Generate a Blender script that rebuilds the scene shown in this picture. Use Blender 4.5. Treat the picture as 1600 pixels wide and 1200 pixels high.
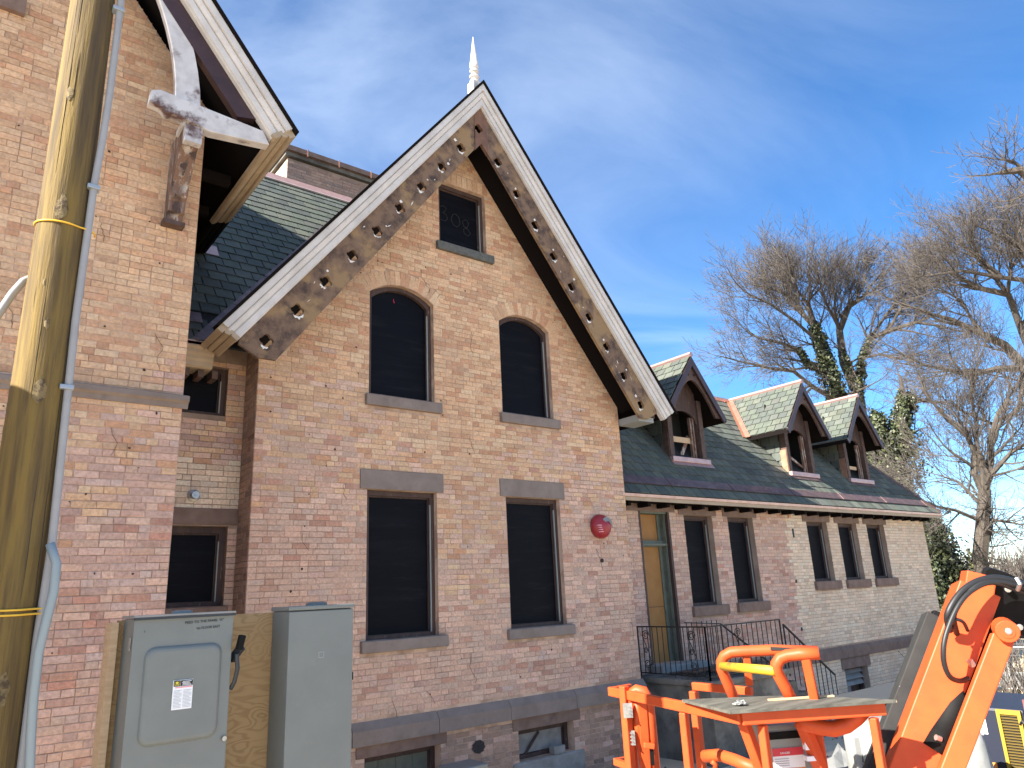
import bpy, bmesh, math, random
import numpy as np
from mathutils import Vector, Matrix
from mathutils.geometry import tessellate_polygon

for o in list(bpy.data.objects): bpy.data.objects.remove(o)
scene = bpy.context.scene
col = scene.collection
rng = random.Random(7)
R = math.radians

# ------------------------------------------------------------------ camera
CR = [[0.7896896, -0.6118657, -0.0448407], [0.1357679, 0.2455666, -0.9598251], [0.5982954, 0.751876, 0.2769931]]          # rows: image right, image down, forward
FPX = 1136.317             # focal length in pixels of a 1600 wide picture
cd = bpy.data.cameras.new('camera'); cam = bpy.data.objects.new('camera', cd); col.objects.link(cam)
cd.sensor_width = 36.0; cd.lens = FPX / 1600 * 36.0; cd.clip_start = 0.05; cd.clip_end = 3000
cam.matrix_world = Matrix(((CR[0][0], -CR[1][0], -CR[2][0], 0), (CR[0][1], -CR[1][1], -CR[2][1], 0),
                           (CR[0][2], -CR[1][2], -CR[2][2], 0), (0, 0, 0, 1)))
scene.camera = cam

# ------------------------------------------------------------------ sky and sun
SUN = Vector((-1.0, 0.005, 0.667)).normalized()      # towards the sun: low afternoon sun, left and just behind the facades
w = bpy.data.worlds.new('World'); scene.world = w; w.use_nodes = True
nt = w.node_tree; nt.nodes.clear()
N = nt.nodes.new; Lk = nt.links.new
out = N('ShaderNodeOutputWorld'); bg = N('ShaderNodeBackground'); sky = N('ShaderNodeTexSky')
sky.sky_type = 'NISHITA'; sky.sun_disc = False
sky.sun_elevation = math.asin(SUN.z); sky.sun_rotation = math.atan2(SUN.x, SUN.y)
sky.altitude = 0; sky.air_density = 0.85; sky.dust_density = 0.0; sky.ozone_density = 5.0
bg.inputs['Strength'].default_value = 0.088
tc = N('ShaderNodeTexCoord'); sep = N('ShaderNodeSeparateXYZ'); Lk(tc.outputs['Generated'], sep.inputs[0])
zc = N('ShaderNodeMath'); zc.operation = 'MAXIMUM'; Lk(sep.outputs['Z'], zc.inputs[0]); zc.inputs[1].default_value = 0.06
dx = N('ShaderNodeMath'); dx.operation = 'DIVIDE'; Lk(sep.outputs['X'], dx.inputs[0]); Lk(zc.outputs[0], dx.inputs[1])
dy = N('ShaderNodeMath'); dy.operation = 'DIVIDE'; Lk(sep.outputs['Y'], dy.inputs[0]); Lk(zc.outputs[0], dy.inputs[1])
cmb = N('ShaderNodeCombineXYZ'); Lk(dx.outputs[0], cmb.inputs[0]); Lk(dy.outputs[0], cmb.inputs[1])
mp = N('ShaderNodeMapping'); Lk(cmb.outputs[0], mp.inputs[0]); mp.inputs['Rotation'].default_value = (0, 0, R(38)); mp.inputs['Scale'].default_value = (0.75, 1.25, 1)
n1 = N('ShaderNodeTexNoise'); Lk(mp.outputs[0], n1.inputs['Vector']); n1.inputs['Scale'].default_value = 0.9; n1.inputs['Detail'].default_value = 9; n1.inputs['Roughness'].default_value = 0.56; n1.inputs['Distortion'].default_value = 0.9
n2 = N('ShaderNodeTexNoise'); Lk(cmb.outputs[0], n2.inputs['Vector']); n2.inputs['Scale'].default_value = 0.42; n2.inputs['Detail'].default_value = 3
r1 = N('ShaderNodeMapRange'); Lk(n1.outputs['Fac'], r1.inputs[0]); r1.inputs[1].default_value = 0.33; r1.inputs[2].default_value = 0.82
# thin cirrus, denser on the sunward side as in the photograph
dt = N('ShaderNodeVectorMath'); dt.operation = 'DOT_PRODUCT'; Lk(tc.outputs['Generated'], dt.inputs[0]); dt.inputs[1].default_value = (-0.80, 0.30, 0.52)
ad = N('ShaderNodeMath'); ad.operation = 'MULTIPLY_ADD'; Lk(n2.outputs['Fac'], ad.inputs[0]); ad.inputs[1].default_value = 0.9; Lk(dt.outputs['Value'], ad.inputs[2])
r2 = N('ShaderNodeMapRange'); Lk(ad.outputs[0], r2.inputs[0]); r2.interpolation_type = 'SMOOTHSTEP'; r2.inputs[1].default_value = -0.25; r2.inputs[2].default_value = 1.15; r2.inputs[3].default_value = 0.06
mm = N('ShaderNodeMath'); mm.operation = 'MULTIPLY'; Lk(r1.outputs[0], mm.inputs[0]); Lk(r2.outputs[0], mm.inputs[1])
m2 = N('ShaderNodeMath'); m2.operation = 'MULTIPLY'; Lk(mm.outputs[0], m2.inputs[0]); m2.inputs[1].default_value = 0.80
hs = N('ShaderNodeHueSaturation'); hs.inputs['Saturation'].default_value = 1.20; hs.inputs['Value'].default_value = 0.78; Lk(sky.outputs[0], hs.inputs['Color'])
mix = N('ShaderNodeMixRGB'); Lk(m2.outputs[0], mix.inputs['Fac']); Lk(hs.outputs[0], mix.inputs['Color1']); mix.inputs['Color2'].default_value = (4.5, 5.1, 5.9, 1)
Lk(mix.outputs[0], bg.inputs['Color']); Lk(bg.outputs[0], out.inputs['Surface'])
sl = bpy.data.lights.new('sun', 'SUN'); sl.energy = 5.0; sl.angle = R(0.53); sl.color = (1.0, 0.93, 0.82)
so = bpy.data.objects.new('sun', sl); col.objects.link(so); so.rotation_euler = (-SUN).to_track_quat('-Z', 'Y').to_euler()
so.location = SUN * 50
vs = scene.view_settings; vs.view_transform = 'Standard'; vs.look = 'None'; vs.gamma = 1; vs.use_curve_mapping = False
vs.exposure = 1.95

# ------------------------------------------------------------------ materials
def lin(r, g, b):
    f = lambda c: ((c / 255 + 0.055) / 1.055) ** 2.4 if c > 10 else c / 255 / 12.92
    return (f(r), f(g), f(b))
MATS = {}
def mat(name, base=(0.5, 0.5, 0.5), rough=0.8, metal=0.0, var=None, scale=8.0, stretch=(1, 1, 1), detail=6, lo=0.35, hi=0.65,
        attr=False, attr_var=0.25, bump=0.0, bscale=60.0, var2=None, scale2=3.0, lo2=0.55, hi2=0.7, var3=None, scale3=8.0, lo3=0.6, hi3=0.8, veil=None, vscale=1.0, spec=0.5, coat=0.0, objco=False):
    if name in MATS: return MATS[name]
    m = bpy.data.materials.new(name); m.use_nodes = True; MATS[name] = m
    t = m.node_tree; b = t.nodes['Principled BSDF']; nn = t.nodes.new; lk = t.links.new
    b.inputs['Roughness'].default_value = rough; b.inputs['Metallic'].default_value = metal
    b.inputs['Specular IOR Level'].default_value = spec; b.inputs['Coat Weight'].default_value = coat
    if objco: src = nn('ShaderNodeTexCoord').outputs['Object']
    else: src = nn('ShaderNodeNewGeometry').outputs['Position']
    mpn = nn('ShaderNodeMapping'); lk(src, mpn.inputs[0]); mpn.inputs['Scale'].default_value = stretch
    def noise(sc, dt=detail):
        x = nn('ShaderNodeTexNoise'); lk(mpn.outputs[0], x.inputs['Vector']); x.inputs['Scale'].default_value = sc; x.inputs['Detail'].default_value = dt; x.inputs['Roughness'].default_value = 0.62
        return x
    def mr(s, a, c, d=0.0, e=1.0):
        x = nn('ShaderNodeMapRange'); lk(s, x.inputs[0]); x.inputs[1].default_value = a; x.inputs[2].default_value = c; x.inputs[3].default_value = d; x.inputs[4].default_value = e
        return x.outputs[0]
    def mixc(f, a, c):
        x = nn('ShaderNodeMixRGB'); lk(f, x.inputs[0])
        for i, v in ((1, a), (2, c)):
            if isinstance(v, tuple): x.inputs[i].default_value = (*v, 1)
            else: lk(v, x.inputs[i])
        return x.outputs[0]
    if attr:
        a = nn('ShaderNodeAttribute'); a.attribute_name = 'tone'
        v = mr(noise(scale).outputs['Fac'], 0.25, 0.75, 1 - attr_var, 1 + attr_var)
        mu = nn('ShaderNodeMixRGB'); mu.blend_type = 'MULTIPLY'; mu.inputs[0].default_value = 1; lk(a.outputs['Color'], mu.inputs[1])
        cx = nn('ShaderNodeCombineXYZ'); [lk(v, cx.inputs[i]) for i in range(3)]
        lk(cx.outputs[0], mu.inputs[2]); c = mu.outputs[0]
        if var2: c = mixc(mr(noise(scale2).outputs['Fac'], lo2, hi2), c, var2)
        if veil: c = mixc(mr(noise(vscale).outputs['Fac'], 0.45, 0.75, 0.0, 0.45), c, veil)
        if var3: c = mixc(mr(noise(scale3).outputs['Fac'], lo3, hi3), c, var3)
        lk(c, b.inputs['Base Color'])
    elif var:
        c = mixc(mr(noise(scale).outputs['Fac'], lo, hi), base, var)
        if var2: c = mixc(mr(noise(scale2).outputs['Fac'], lo2, hi2), c, var2)
        lk(c, b.inputs['Base Color'])
    else: b.inputs['Base Color'].default_value = (*base, 1)
    if bump:
        bp = nn('ShaderNodeBump'); bp.inputs['Strength'].default_value = bump; bp.inputs['Distance'].default_value = 0.01
        lk(noise(bscale).outputs['Fac'], bp.inputs['Height']); lk(bp.outputs[0], b.inputs['Normal'])
    return m
M_BRICK = mat('brick', attr=True, scale=34, attr_var=0.30, rough=0.92, bump=0.7, bscale=90, var2=(0.62, 0.47, 0.37), scale2=9.0, lo2=0.55, hi2=0.95, var3=(0.20, 0.12, 0.085), scale3=13.0, lo3=0.66, hi3=0.80, veil=(0.46, 0.32, 0.235), vscale=0.8)
M_MORTAR = mat('mortar', (0.55, 0.395, 0.295), 0.95, var=(0.34, 0.23, 0.165), scale=2.6, lo=0.44, hi=0.58, bump=0.3)
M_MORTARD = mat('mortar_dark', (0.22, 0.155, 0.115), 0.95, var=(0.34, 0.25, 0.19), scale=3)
M_SLATE = mat('slate', attr=True, scale=9, attr_var=0.22, rough=0.75, spec=0.3, bump=0.35, bscale=25)
M_UNDER = mat('underlay', (0.010, 0.011, 0.011), 0.9)
M_STONE = mat('brownstone', (0.16, 0.10, 0.077), 0.9, var=(0.215, 0.148, 0.118), scale=5, bump=0.4, bscale=90, var2=(0.09, 0.065, 0.06), scale2=2.2, lo2=0.6, hi2=0.75)
M_STONEG = mat('greystone', (0.185, 0.145, 0.122), 0.9, var=(0.24, 0.195, 0.17), scale=4, bump=0.4, bscale=90, var2=(0.1, 0.08, 0.075), scale2=2.0, lo2=0.6, hi2=0.75)
M_SLATESILL = mat('dark_sill', (0.075, 0.08, 0.075), 0.85, var=(0.13, 0.13, 0.12), scale=14, bump=0.4)
M_FRAME = mat('brown_frame', (0.075, 0.042, 0.033), 0.7, var=(0.042, 0.024, 0.02), scale=12, stretch=(1, 1, 0.15), bump=0.4, bscale=50, var2=(0.2, 0.16, 0.13), scale2=30, lo2=0.62, hi2=0.72)
M_BROWNW = mat('brown_wood', (0.10, 0.06, 0.045), 0.75, var=(0.055, 0.033, 0.027), scale=9, bump=0.4, var2=(0.17, 0.12, 0.09), scale2=16, lo2=0.62, hi2=0.74)
M_PURPLE = mat('maroon_paint', (0.055, 0.026, 0.026), 0.45, var=(0.035, 0.018, 0.019), scale=6, var2=(0.25, 0.24, 0.24), scale2=28, lo2=0.70, hi2=0.76)
M_DARKW = mat('soffit_shade_black', (0.006, 0.004, 0.0036), 0.9, spec=0.15)  # near-black: eave shade put into the colour; roof edges use it too
M_WHITE = mat('white_paint', (0.63, 0.60, 0.57), 0.6, var=(0.52, 0.49, 0.46), scale=3, bump=0.15, var2=(0.40, 0.37, 0.335), scale2=11, lo2=0.60, hi2=0.80)
M_PRIMER = mat('primer_paint', (0.58, 0.57, 0.575), 0.6, var=(0.42, 0.40, 0.405), scale=5, lo=0.4, hi=0.7, var2=(0.10, 0.055, 0.05), scale2=2.6, lo2=0.58, hi2=0.68, bump=0.15)
M_TAN = mat('tan_moulding', (0.40, 0.31, 0.21), 0.6, var=(0.33, 0.255, 0.17), scale=6, bump=0.1)
M_BARGE = mat('weathered_barge', (0.19, 0.12, 0.078), 0.85, var=(0.055, 0.036, 0.03), scale=6.0, lo=0.42, hi=0.66, bump=0.8, bscale=60, var2=(0.27, 0.175, 0.09), scale2=2.4, lo2=0.50, hi2=0.60)
M_PATCH = mat('white_filler', (0.72, 0.70, 0.66), 0.8)
M_STRIPPED = mat('stripped_wood', (0.16, 0.09, 0.06), 0.8, var=(0.50, 0.46, 0.42), scale=18, stretch=(1, 1, 0.25), lo=0.5, hi=0.62, var2=(0.05, 0.03, 0.026), scale2=9, lo2=0.5, hi2=0.6, bump=0.5)
M_PANEL = mat('black_screen', (0.0020, 0.0024, 0.0050), 0.6, var=(0.0065, 0.007, 0.010), scale=1.6, stretch=(0.6, 1, 5), lo=0.5, hi=0.8, spec=0.12, var2=(0.018, 0.018, 0.020), scale2=2.3, lo2=0.55, hi2=0.95)
M_CHALK = mat("chalk", (0.028, 0.028, 0.028), 0.9)
M_COPPER = mat('new_copper', (0.72, 0.40, 0.27), 0.38, metal=0.85, var=(0.60, 0.30, 0.2), scale=7, bump=0.05)
M_COPPERP = mat('pink_copper', (0.56, 0.36, 0.32), 0.45, metal=0.65, var=(0.44, 0.28, 0.26), scale=9, bump=0.05)
M_COPPERD = mat('dull_copper', (0.20, 0.135, 0.13), 0.5, metal=0.6, var=(0.12, 0.08, 0.08), scale=5, var2=(0.3, 0.2, 0.18), scale2=11)
M_WOODNEW = mat('new_lumber', (0.55, 0.40, 0.25), 0.75, var=(0.45, 0.31, 0.18), scale=10, stretch=(1, 1, 6))
M_POLE = mat('pole_wood', (0.185, 0.122, 0.030), 0.85, var=(0.092, 0.060, 0.022), scale=22, stretch=(1, 1, 0.06), lo=0.40, hi=0.62, bump=0.9, bscale=40, var2=(0.055, 0.038, 0.024), scale2=5, lo2=0.55, hi2=0.72)
M_KNOT = mat('pole_scar', (0.19, 0.14, 0.065), 0.85, var=(0.07, 0.047, 0.025), scale=30, lo=0.45, hi=0.6, bump=0.8, bscale=60)
M_CONDUIT = mat('pvc_conduit', (0.33, 0.33, 0.33), 0.5, var=(0.29, 0.29, 0.29), scale=8)
M_STRAP = mat('metal_strap', (0.32, 0.37, 0.42), 0.4, metal=0.3)
M_YROPE = mat('yellow_wire', (0.75, 0.45, 0.04), 0.5)
M_BOX = mat('grey_enamel', (0.172, 0.190, 0.182), 0.42, var=(0.152, 0.168, 0.162), scale=4, spec=0.5, bump=0.03, bscale=6, var2=(0.21, 0.215, 0.205), scale2=9, lo2=0.62, hi2=0.85)
M_BOXD = mat('dark_metal', (0.035, 0.042, 0.05), 0.45, metal=0.3)
M_STEEL = mat('galvanised', (0.5, 0.5, 0.48), 0.4, metal=0.8, var=(0.3, 0.3, 0.29), scale=20)
M_PAPER = mat('label_paper', (0.82, 0.84, 0.86), 0.6)
M_INK = mat('label_ink', (0.015, 0.014, 0.013), 0.7)
M_GREYINK = mat('label_small_print', (0.45, 0.46, 0.47), 0.7)
M_YELLOW = mat('label_yellow', (0.72, 0.60, 0.08), 0.6)
M_REDINK = mat('label_red', (0.62, 0.05, 0.07), 0.6)
M_PINKINK = mat('label_pink', (0.75, 0.32, 0.36), 0.6)
M_ORGINK = mat('label_orange', (0.80, 0.28, 0.05), 0.6)
M_ALARM = mat('alarm_red', (0.30, 0.018, 0.028), 0.42)
M_ORANGE = mat('orange_paint', (0.58, 0.082, 0.019), 0.5, var=(0.50, 0.066, 0.017), scale=5, spec=0.3, var2=(0.26, 0.10, 0.06), scale2=19, lo2=0.66, hi2=0.74)
M_BLACK = mat('black_paint', (0.006, 0.0065, 0.007), 0.65, var=(0.010, 0.010, 0.010), scale=9, spec=0.12)
M_GREYBK = mat('worn_black_paint', (0.012, 0.013, 0.013), 0.8, var=(0.02, 0.021, 0.021), scale=7, var2=(0.6, 0.6, 0.6), scale2=24, lo2=0.72, hi2=0.76)
M_RUBBER = mat('rubber', (0.014, 0.014, 0.015), 0.5)
M_IRON = mat('wrought_iron', (0.010, 0.009, 0.009), 0.6)
M_YTUBE = mat('yellow_bar', (0.42, 0.265, 0.014), 0.6, var=(0.16, 0.115, 0.03), scale=9, lo=0.52, hi=0.7)
M_PLYGREY = mat('weathered_ply', (0.115, 0.112, 0.095), 0.9, var=(0.062, 0.06, 0.05), scale=5, stretch=(0.5, 3, 3), bump=0.3, spec=0.2, var2=(0.15, 0.145, 0.12), scale2=3, lo2=0.52, hi2=0.7)
M_PLYEDGE = mat('ply_edge', (0.46, 0.34, 0.2), 0.85, var=(0.26, 0.18, 0.1), scale=40, stretch=(0.05, 0.05, 3))
M_GREYPL = mat('grey_plastic', (0.27, 0.29, 0.28), 0.55)
M_WHITEPL = mat('white_plastic', (0.27, 0.275, 0.27), 0.6, var=(0.20, 0.205, 0.195), scale=4)
M_NAVY = mat('navy_paint', (0.014, 0.018, 0.034), 0.45)
M_CONC = mat('concrete', (0.16, 0.15, 0.13), 0.92, var=(0.085, 0.08, 0.07), scale=2.6, lo=0.4, hi=0.6, bump=0.5, bscale=30, var2=(0.24, 0.225, 0.20), scale2=1.4, lo2=0.52, hi2=0.7)
M_CONCL = mat('pale_concrete', (0.30, 0.30, 0.285), 0.92, var=(0.2, 0.195, 0.18), scale=5, bump=0.5)
M_GREEN = mat('green_paint', (0.135, 0.15, 0.115), 0.7, var=(0.10, 0.115, 0.088), scale=6, bump=0.1)
M_OCHRE = mat('ochre_board', (0.34, 0.165, 0.045), 0.7, var=(0.29, 0.135, 0.035), scale=5)
M_BARK = mat('bark', (0.10, 0.083, 0.066), 0.95, var=(0.05, 0.04, 0.033), scale=7, stretch=(1, 1, 0.3), bump=0.8, bscale=20)
M_TWIG = mat('twig', (0.095, 0.080, 0.068), 0.9, var=(0.058, 0.048, 0.041), scale=2)
M_LEAF = mat('ivy_leaf', attr=True, scale=3, attr_var=0.3, rough=0.5, spec=0.6)
M_GROUND = mat('dirt', (0.56, 0.47, 0.35), 0.95, var=(0.45, 0.37, 0.27), scale=1.1, bump=0.6, bscale=12, var2=(0.48, 0.43, 0.31), scale2=0.35)
M_GRASS = mat('dry_grass', (0.50, 0.42, 0.26), 0.95, var=(0.36, 0.30, 0.17), scale=6)
M_FENCE = mat('fence_wire', (0.42, 0.43, 0.43), 0.5, metal=0.5)
M_BARRIER = mat('grey_barrier', (0.20, 0.21, 0.21), 0.8, var=(0.14, 0.145, 0.145), scale=5, var2=(0.5, 0.5, 0.5), scale2=20, lo2=0.68, hi2=0.74)
M_TARP = mat('grey_tarp', (0.12, 0.125, 0.125), 0.6, var=(0.2, 0.2, 0.195), scale=5, bump=0.8, bscale=8)
M_WOODOLD = mat('old_plank', (0.13, 0.085, 0.06), 0.9, var=(0.06, 0.04, 0.032), scale=8, stretch=(4, 0.4, 4), bump=0.5)
M_DEBRIS = mat('rubble', (0.06, 0.05, 0.042), 0.95, var=(0.13, 0.115, 0.1), scale=11)
M_BAND = mat('grille_yellow', (0.34, 0.22, 0.018), 0.6)
M_GRILLE = mat('grille_dark', (0.035, 0.025, 0.008), 0.6)
M_RED = mat('maroon_metal', (0.19, 0.07, 0.07), 0.5, var=(0.12, 0.045, 0.045), scale=6)

def plywood_mat():
    m = bpy.data.materials.new('plywood'); m.use_nodes = True; t = m.node_tree; b = t.nodes['Principled BSDF']; nn = t.nodes.new; lk = t.links.new
    g = nn('ShaderNodeNewGeometry'); mp_ = nn('ShaderNodeMapping'); lk(g.outputs['Position'], mp_.inputs[0]); mp_.inputs['Scale'].default_value = (1.6, 1.6, 7)
    ns = nn('ShaderNodeTexNoise'); lk(mp_.outputs[0], ns.inputs['Vector']); ns.inputs['Scale'].default_value = 1.5; ns.inputs['Detail'].default_value = 2
    vo = nn('ShaderNodeTexVoronoi'); lk(g.outputs['Position'], vo.inputs['Vector']); vo.inputs['Scale'].default_value = 4.6
    sm = nn('ShaderNodeMapRange'); lk(vo.outputs['Distance'], sm.inputs[0]); sm.inputs[1].default_value = 0.0; sm.inputs[2].default_value = 0.45; sm.inputs[3].default_value = 0.5; sm.inputs[4].default_value = 0.0
    ad = nn('ShaderNodeMath'); lk(ns.outputs['Fac'], ad.inputs[0]); lk(sm.outputs[0], ad.inputs[1])
    mu = nn('ShaderNodeMath'); mu.operation = 'MULTIPLY'; lk(ad.outputs[0], mu.inputs[0]); mu.inputs[1].default_value = 60
    si = nn('ShaderNodeMath'); si.operation = 'SINE'; lk(mu.outputs[0], si.inputs[0])
    mr = nn('ShaderNodeMapRange'); lk(si.outputs[0], mr.inputs[0]); mr.inputs[1].default_value = -0.2; mr.inputs[2].default_value = 1
    n3 = nn('ShaderNodeTexNoise'); lk(g.outputs['Position'], n3.inputs['Vector']); n3.inputs['Scale'].default_value = 5
    m3 = nn('ShaderNodeMath'); m3.operation = 'MULTIPLY'; lk(mr.outputs[0], m3.inputs[0]); lk(n3.outputs['Fac'], m3.inputs[1])
    mx = nn('ShaderNodeMixRGB'); lk(m3.outputs[0], mx.inputs[0]); mx.inputs[1].default_value = (0.40, 0.265, 0.125, 1); mx.inputs[2].default_value = (0.25, 0.145, 0.06, 1)
    kn = nn('ShaderNodeMapRange'); lk(vo.outputs['Distance'], kn.inputs[0]); kn.inputs[1].default_value = 0.07; kn.inputs[2].default_value = 0.15; kn.inputs[3].default_value = 1; kn.inputs[4].default_value = 0
    m4 = nn('ShaderNodeMixRGB'); lk(kn.outputs[0], m4.inputs[0]); lk(mx.outputs[0], m4.inputs[1]); m4.inputs[2].default_value = (0.20, 0.10, 0.035, 1)
    lk(m4.outputs[0], b.inputs['Base Color']); b.inputs['Roughness'].default_value = 0.75
    return m
M_PLY = plywood_mat()
def farbrick_mat():
    m = bpy.data.materials.new('far_brick'); m.use_nodes = True; t = m.node_tree; b = t.nodes['Principled BSDF']; nn = t.nodes.new; lk = t.links.new
    g = nn('ShaderNodeNewGeometry'); sp = nn('ShaderNodeSeparateXYZ'); lk(g.outputs['Position'], sp.inputs[0])
    ad = nn('ShaderNodeMath'); lk(sp.outputs[0], ad.inputs[0]); lk(sp.outputs[1], ad.inputs[1])
    cx = nn('ShaderNodeCombineXYZ'); lk(ad.outputs[0], cx.inputs[0]); lk(sp.outputs[2], cx.inputs[1])
    br = nn('ShaderNodeTexBrick'); lk(cx.outputs[0], br.inputs['Vector']); br.inputs['Scale'].default_value = 1
    br.inputs['Brick Width'].default_value = 0.215; br.inputs['Row Height'].default_value = 0.0715; br.inputs['Mortar Size'].default_value = 0.006
    br.inputs['Color1'].default_value = (0.44, 0.26, 0.165, 1); br.inputs['Color2'].default_value = (0.36, 0.20, 0.14, 1); br.inputs['Mortar'].default_value = (0.45, 0.34, 0.28, 1)
    lk(br.outputs['Color'], b.inputs['Base Color']); b.inputs['Roughness'].default_value = 0.92
    return m
M_FARBRICK = farbrick_mat()

# ------------------------------------------------------------------ mesh helpers
def V(p): return Vector(p)
class B:
    def __init__(s): s.v = []; s.f = []; s.t = []
    def add(s, vs, fs, tone=None):
        k = len(s.v); s.v += [tuple(p) for p in vs]; s.f += [tuple(i + k for i in q) for q in fs]
        if tone is not None: s.t += [tone] * len(vs)
        return s
    def ob(s, o, a, b, c, tone=None):        # oriented box: corner o, edges a b c
        o, a, b, c = V(o), V(a), V(b), V(c)
        vs = [o, o + a, o + a + b, o + b, o + c, o + a + c, o + a + b + c, o + b + c]
        fs = [(0, 3, 2, 1), (4, 5, 6, 7), (0, 1, 5, 4), (1, 2, 6, 5), (2, 3, 7, 6), (3, 0, 4, 7)]
        if a.cross(b).dot(c) < 0: fs = [q[::-1] for q in fs]
        return s.add(vs, fs, tone)
    def box(s, x0, x1, y0, y1, z0, z1, tone=None):
        return s.ob((x0, y0, z0), (x1 - x0, 0, 0), (0, y1 - y0, 0), (0, 0, z1 - z0), tone)
    def bar(s, p, q, wd, dp, up=(0, 0, 1)):   # rectangular bar from p to q, wd across, dp along up-ish
        p, q = V(p), V(q); d = (q - p).normalized(); u = V(up); sdir = d.cross(u)
        if sdir.length < 1e-4: sdir = d.cross(V((1, 0, 0)))
        sdir.normalize(); u2 = sdir.cross(d).normalized()
        return s.ob(p - sdir * wd / 2 - u2 * dp / 2, sdir * wd, u2 * dp, q - p)
    def tube(s, pts, r, n=8, cap=True, tone=None):
        pts = [V(p) for p in pts]; m = len(pts); rs = r if isinstance(r, (list, tuple)) else [r] * m
        k = len(s.v); prev = None
        for i, p in enumerate(pts):
            d = (pts[min(i + 1, m - 1)] - pts[max(i - 1, 0)]).normalized()
            if prev is None:
                a = d.cross(V((0, 0, 1)))
                if a.length < 0.05: a = d.cross(V((1, 0, 0)))
            else: a = prev - d * prev.dot(d)
            a.normalize(); prev = a; b = d.cross(a)
            for j in range(n):
                t = 2 * math.pi * j / n + (math.pi / 4 if n == 4 else 0)
                s.v.append(tuple(p + a * (math.cos(t) * rs[i]) + b * (math.sin(t) * rs[i])))
                if tone is not None: s.t.append(tone)
        for i in range(m - 1):
            for j in range(n):
                s.f.append((k + i * n + j, k + i * n + (j + 1) % n, k + (i + 1) * n + (j + 1) % n, k + (i + 1) * n + j))
        if cap:
            s.f.append(tuple(k + j for j in range(n))[::-1]); s.f.append(tuple(k + (m - 1) * n + j for j in range(n)))
        return s
    def lathe(s, c, prof, n=16, axis=(0, 0, 1)):
        c = V(c); az = V(axis).normalized(); ax = az.orthogonal().normalized(); ay = az.cross(ax); k = len(s.v)
        for r, h in prof:
            for j in range(n):
                t = 2 * math.pi * j / n; s.v.append(tuple(c + az * h + ax * (r * math.cos(t)) + ay * (r * math.sin(t))))
        for i in range(len(prof) - 1):
            for j in range(n): s.f.append((k + i * n + j, k + i * n + (j + 1) % n, k + (i + 1) * n + (j + 1) % n, k + (i + 1) * n + j))
        s.f.append(tuple(k + j for j in range(n))[::-1]); s.f.append(tuple(k + (len(prof) - 1) * n + j for j in range(n)))
        return s
    def sweep(s, prof, p, q, fp, fq):         # closed 2D profile swept from p to q; fp/fq map profile point -> world offset at each end
        k = len(s.v); n = len(prof)
        s.v += [tuple(V(p) + V(fp(a, b))) for a, b in prof] + [tuple(V(q) + V(fq(a, b))) for a, b in prof]
        for j in range(n): s.f.append((k + j, k + (j + 1) % n, k + n + (j + 1) % n, k + n + j))
        s.f.append(tuple(k + j for j in range(n))[::-1]); s.f.append(tuple(k + n + j for j in range(n)))
        return s
    def plate(s, loops, fr, t):               # outline + holes in 2D, thickness t; fr(u, v, n) -> world
        tr = tessellate_polygon([[V((a, b, 0)) for a, b in l] for l in loops]); flat = [p for l in loops for p in l]
        k = len(s.v); n = len(flat)
        s.v += [tuple(fr(a, b, 0)) for a, b in flat] + [tuple(fr(a, b, t)) for a, b in flat]
        for a, b, c in tr: s.f.append((k + a, k + b, k + c)); s.f.append((k + n + c, k + n + b, k + n + a))
        i = 0
        for l in loops:
            m = len(l)
            for j in range(m): s.f.append((k + i + j, k + i + (j + 1) % m, k + n + i + (j + 1) % m, k + n + i + j))
            i += m
        return s
    def ring(s, A, C, fr, t):                 # frame between two loops with the same number of points
        k = len(s.v); n = len(A)
        for l in (A, C):
            for h in (0, t): s.v += [tuple(fr(a, b, h)) for a, b in l]
        for j in range(n):
            q = (j + 1) % n
            for a, b in ((0, 2), (1, 3), (0, 1), (2, 3)): s.f.append((k + a * n + j, k + a * n + q, k + b * n + q, k + b * n + j))
        return s
    def mesh(s, name, m, smooth=False, fix=True):
        me = bpy.data.meshes.new(name); me.from_pydata(s.v, [], s.f); me.materials.append(m)
        if s.t:
            ca = me.color_attributes.new('tone', 'FLOAT_COLOR', 'POINT')
            ca.data.foreach_set('color', [c for t in s.t for c in (t[0], t[1], t[2], 1.0)])
        if fix and len(s.f) < 4000:
            bm = bmesh.new(); bm.from_mesh(me); bmesh.ops.recalc_face_normals(bm, faces=bm.faces); bm.to_mesh(me); bm.free()
        if smooth: me.shade_smooth()
        me.update(); return me
    def build(s, name, m, parent=None, smooth=False, fix=True):
        return link(bpy.data.objects.new(name, s.mesh(name, m, smooth, fix)), parent)
def link(o, parent=None):
    col.objects.link(o)
    if parent is not None:
        o.parent = parent
        if parent.type == 'EMPTY': o.matrix_parent_inverse = Matrix.Translation(-parent.location)
    return o
def bevel(o, w=0.01, seg=2):
    bm = bmesh.new(); bm.from_mesh(o.data); bmesh.ops.remove_doubles(bm, verts=bm.verts, dist=1e-5)
    ed = [e for e in bm.edges if len(e.link_faces) == 2 and e.calc_face_angle(0) > 0.5]
    bmesh.ops.bevel(bm, geom=ed, offset=w, segments=seg, affect='EDGES', profile=0.5); bm.to_mesh(o.data); bm.free(); return o
def tag(o, label=None, cat=None, group=None, kind=None):
    if label: o['label'] = label
    if cat: o['category'] = cat
    if group: o['group'] = group
    if kind: o['kind'] = kind
    return o
def thing(name, label, cat, loc=(0, 0, 0), group=None):
    o = bpy.data.objects.new(name, None); o.empty_display_size = 0.2; o.location = loc; col.objects.link(o)
    return tag(o, label, cat, group)
_txt = {}
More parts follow.
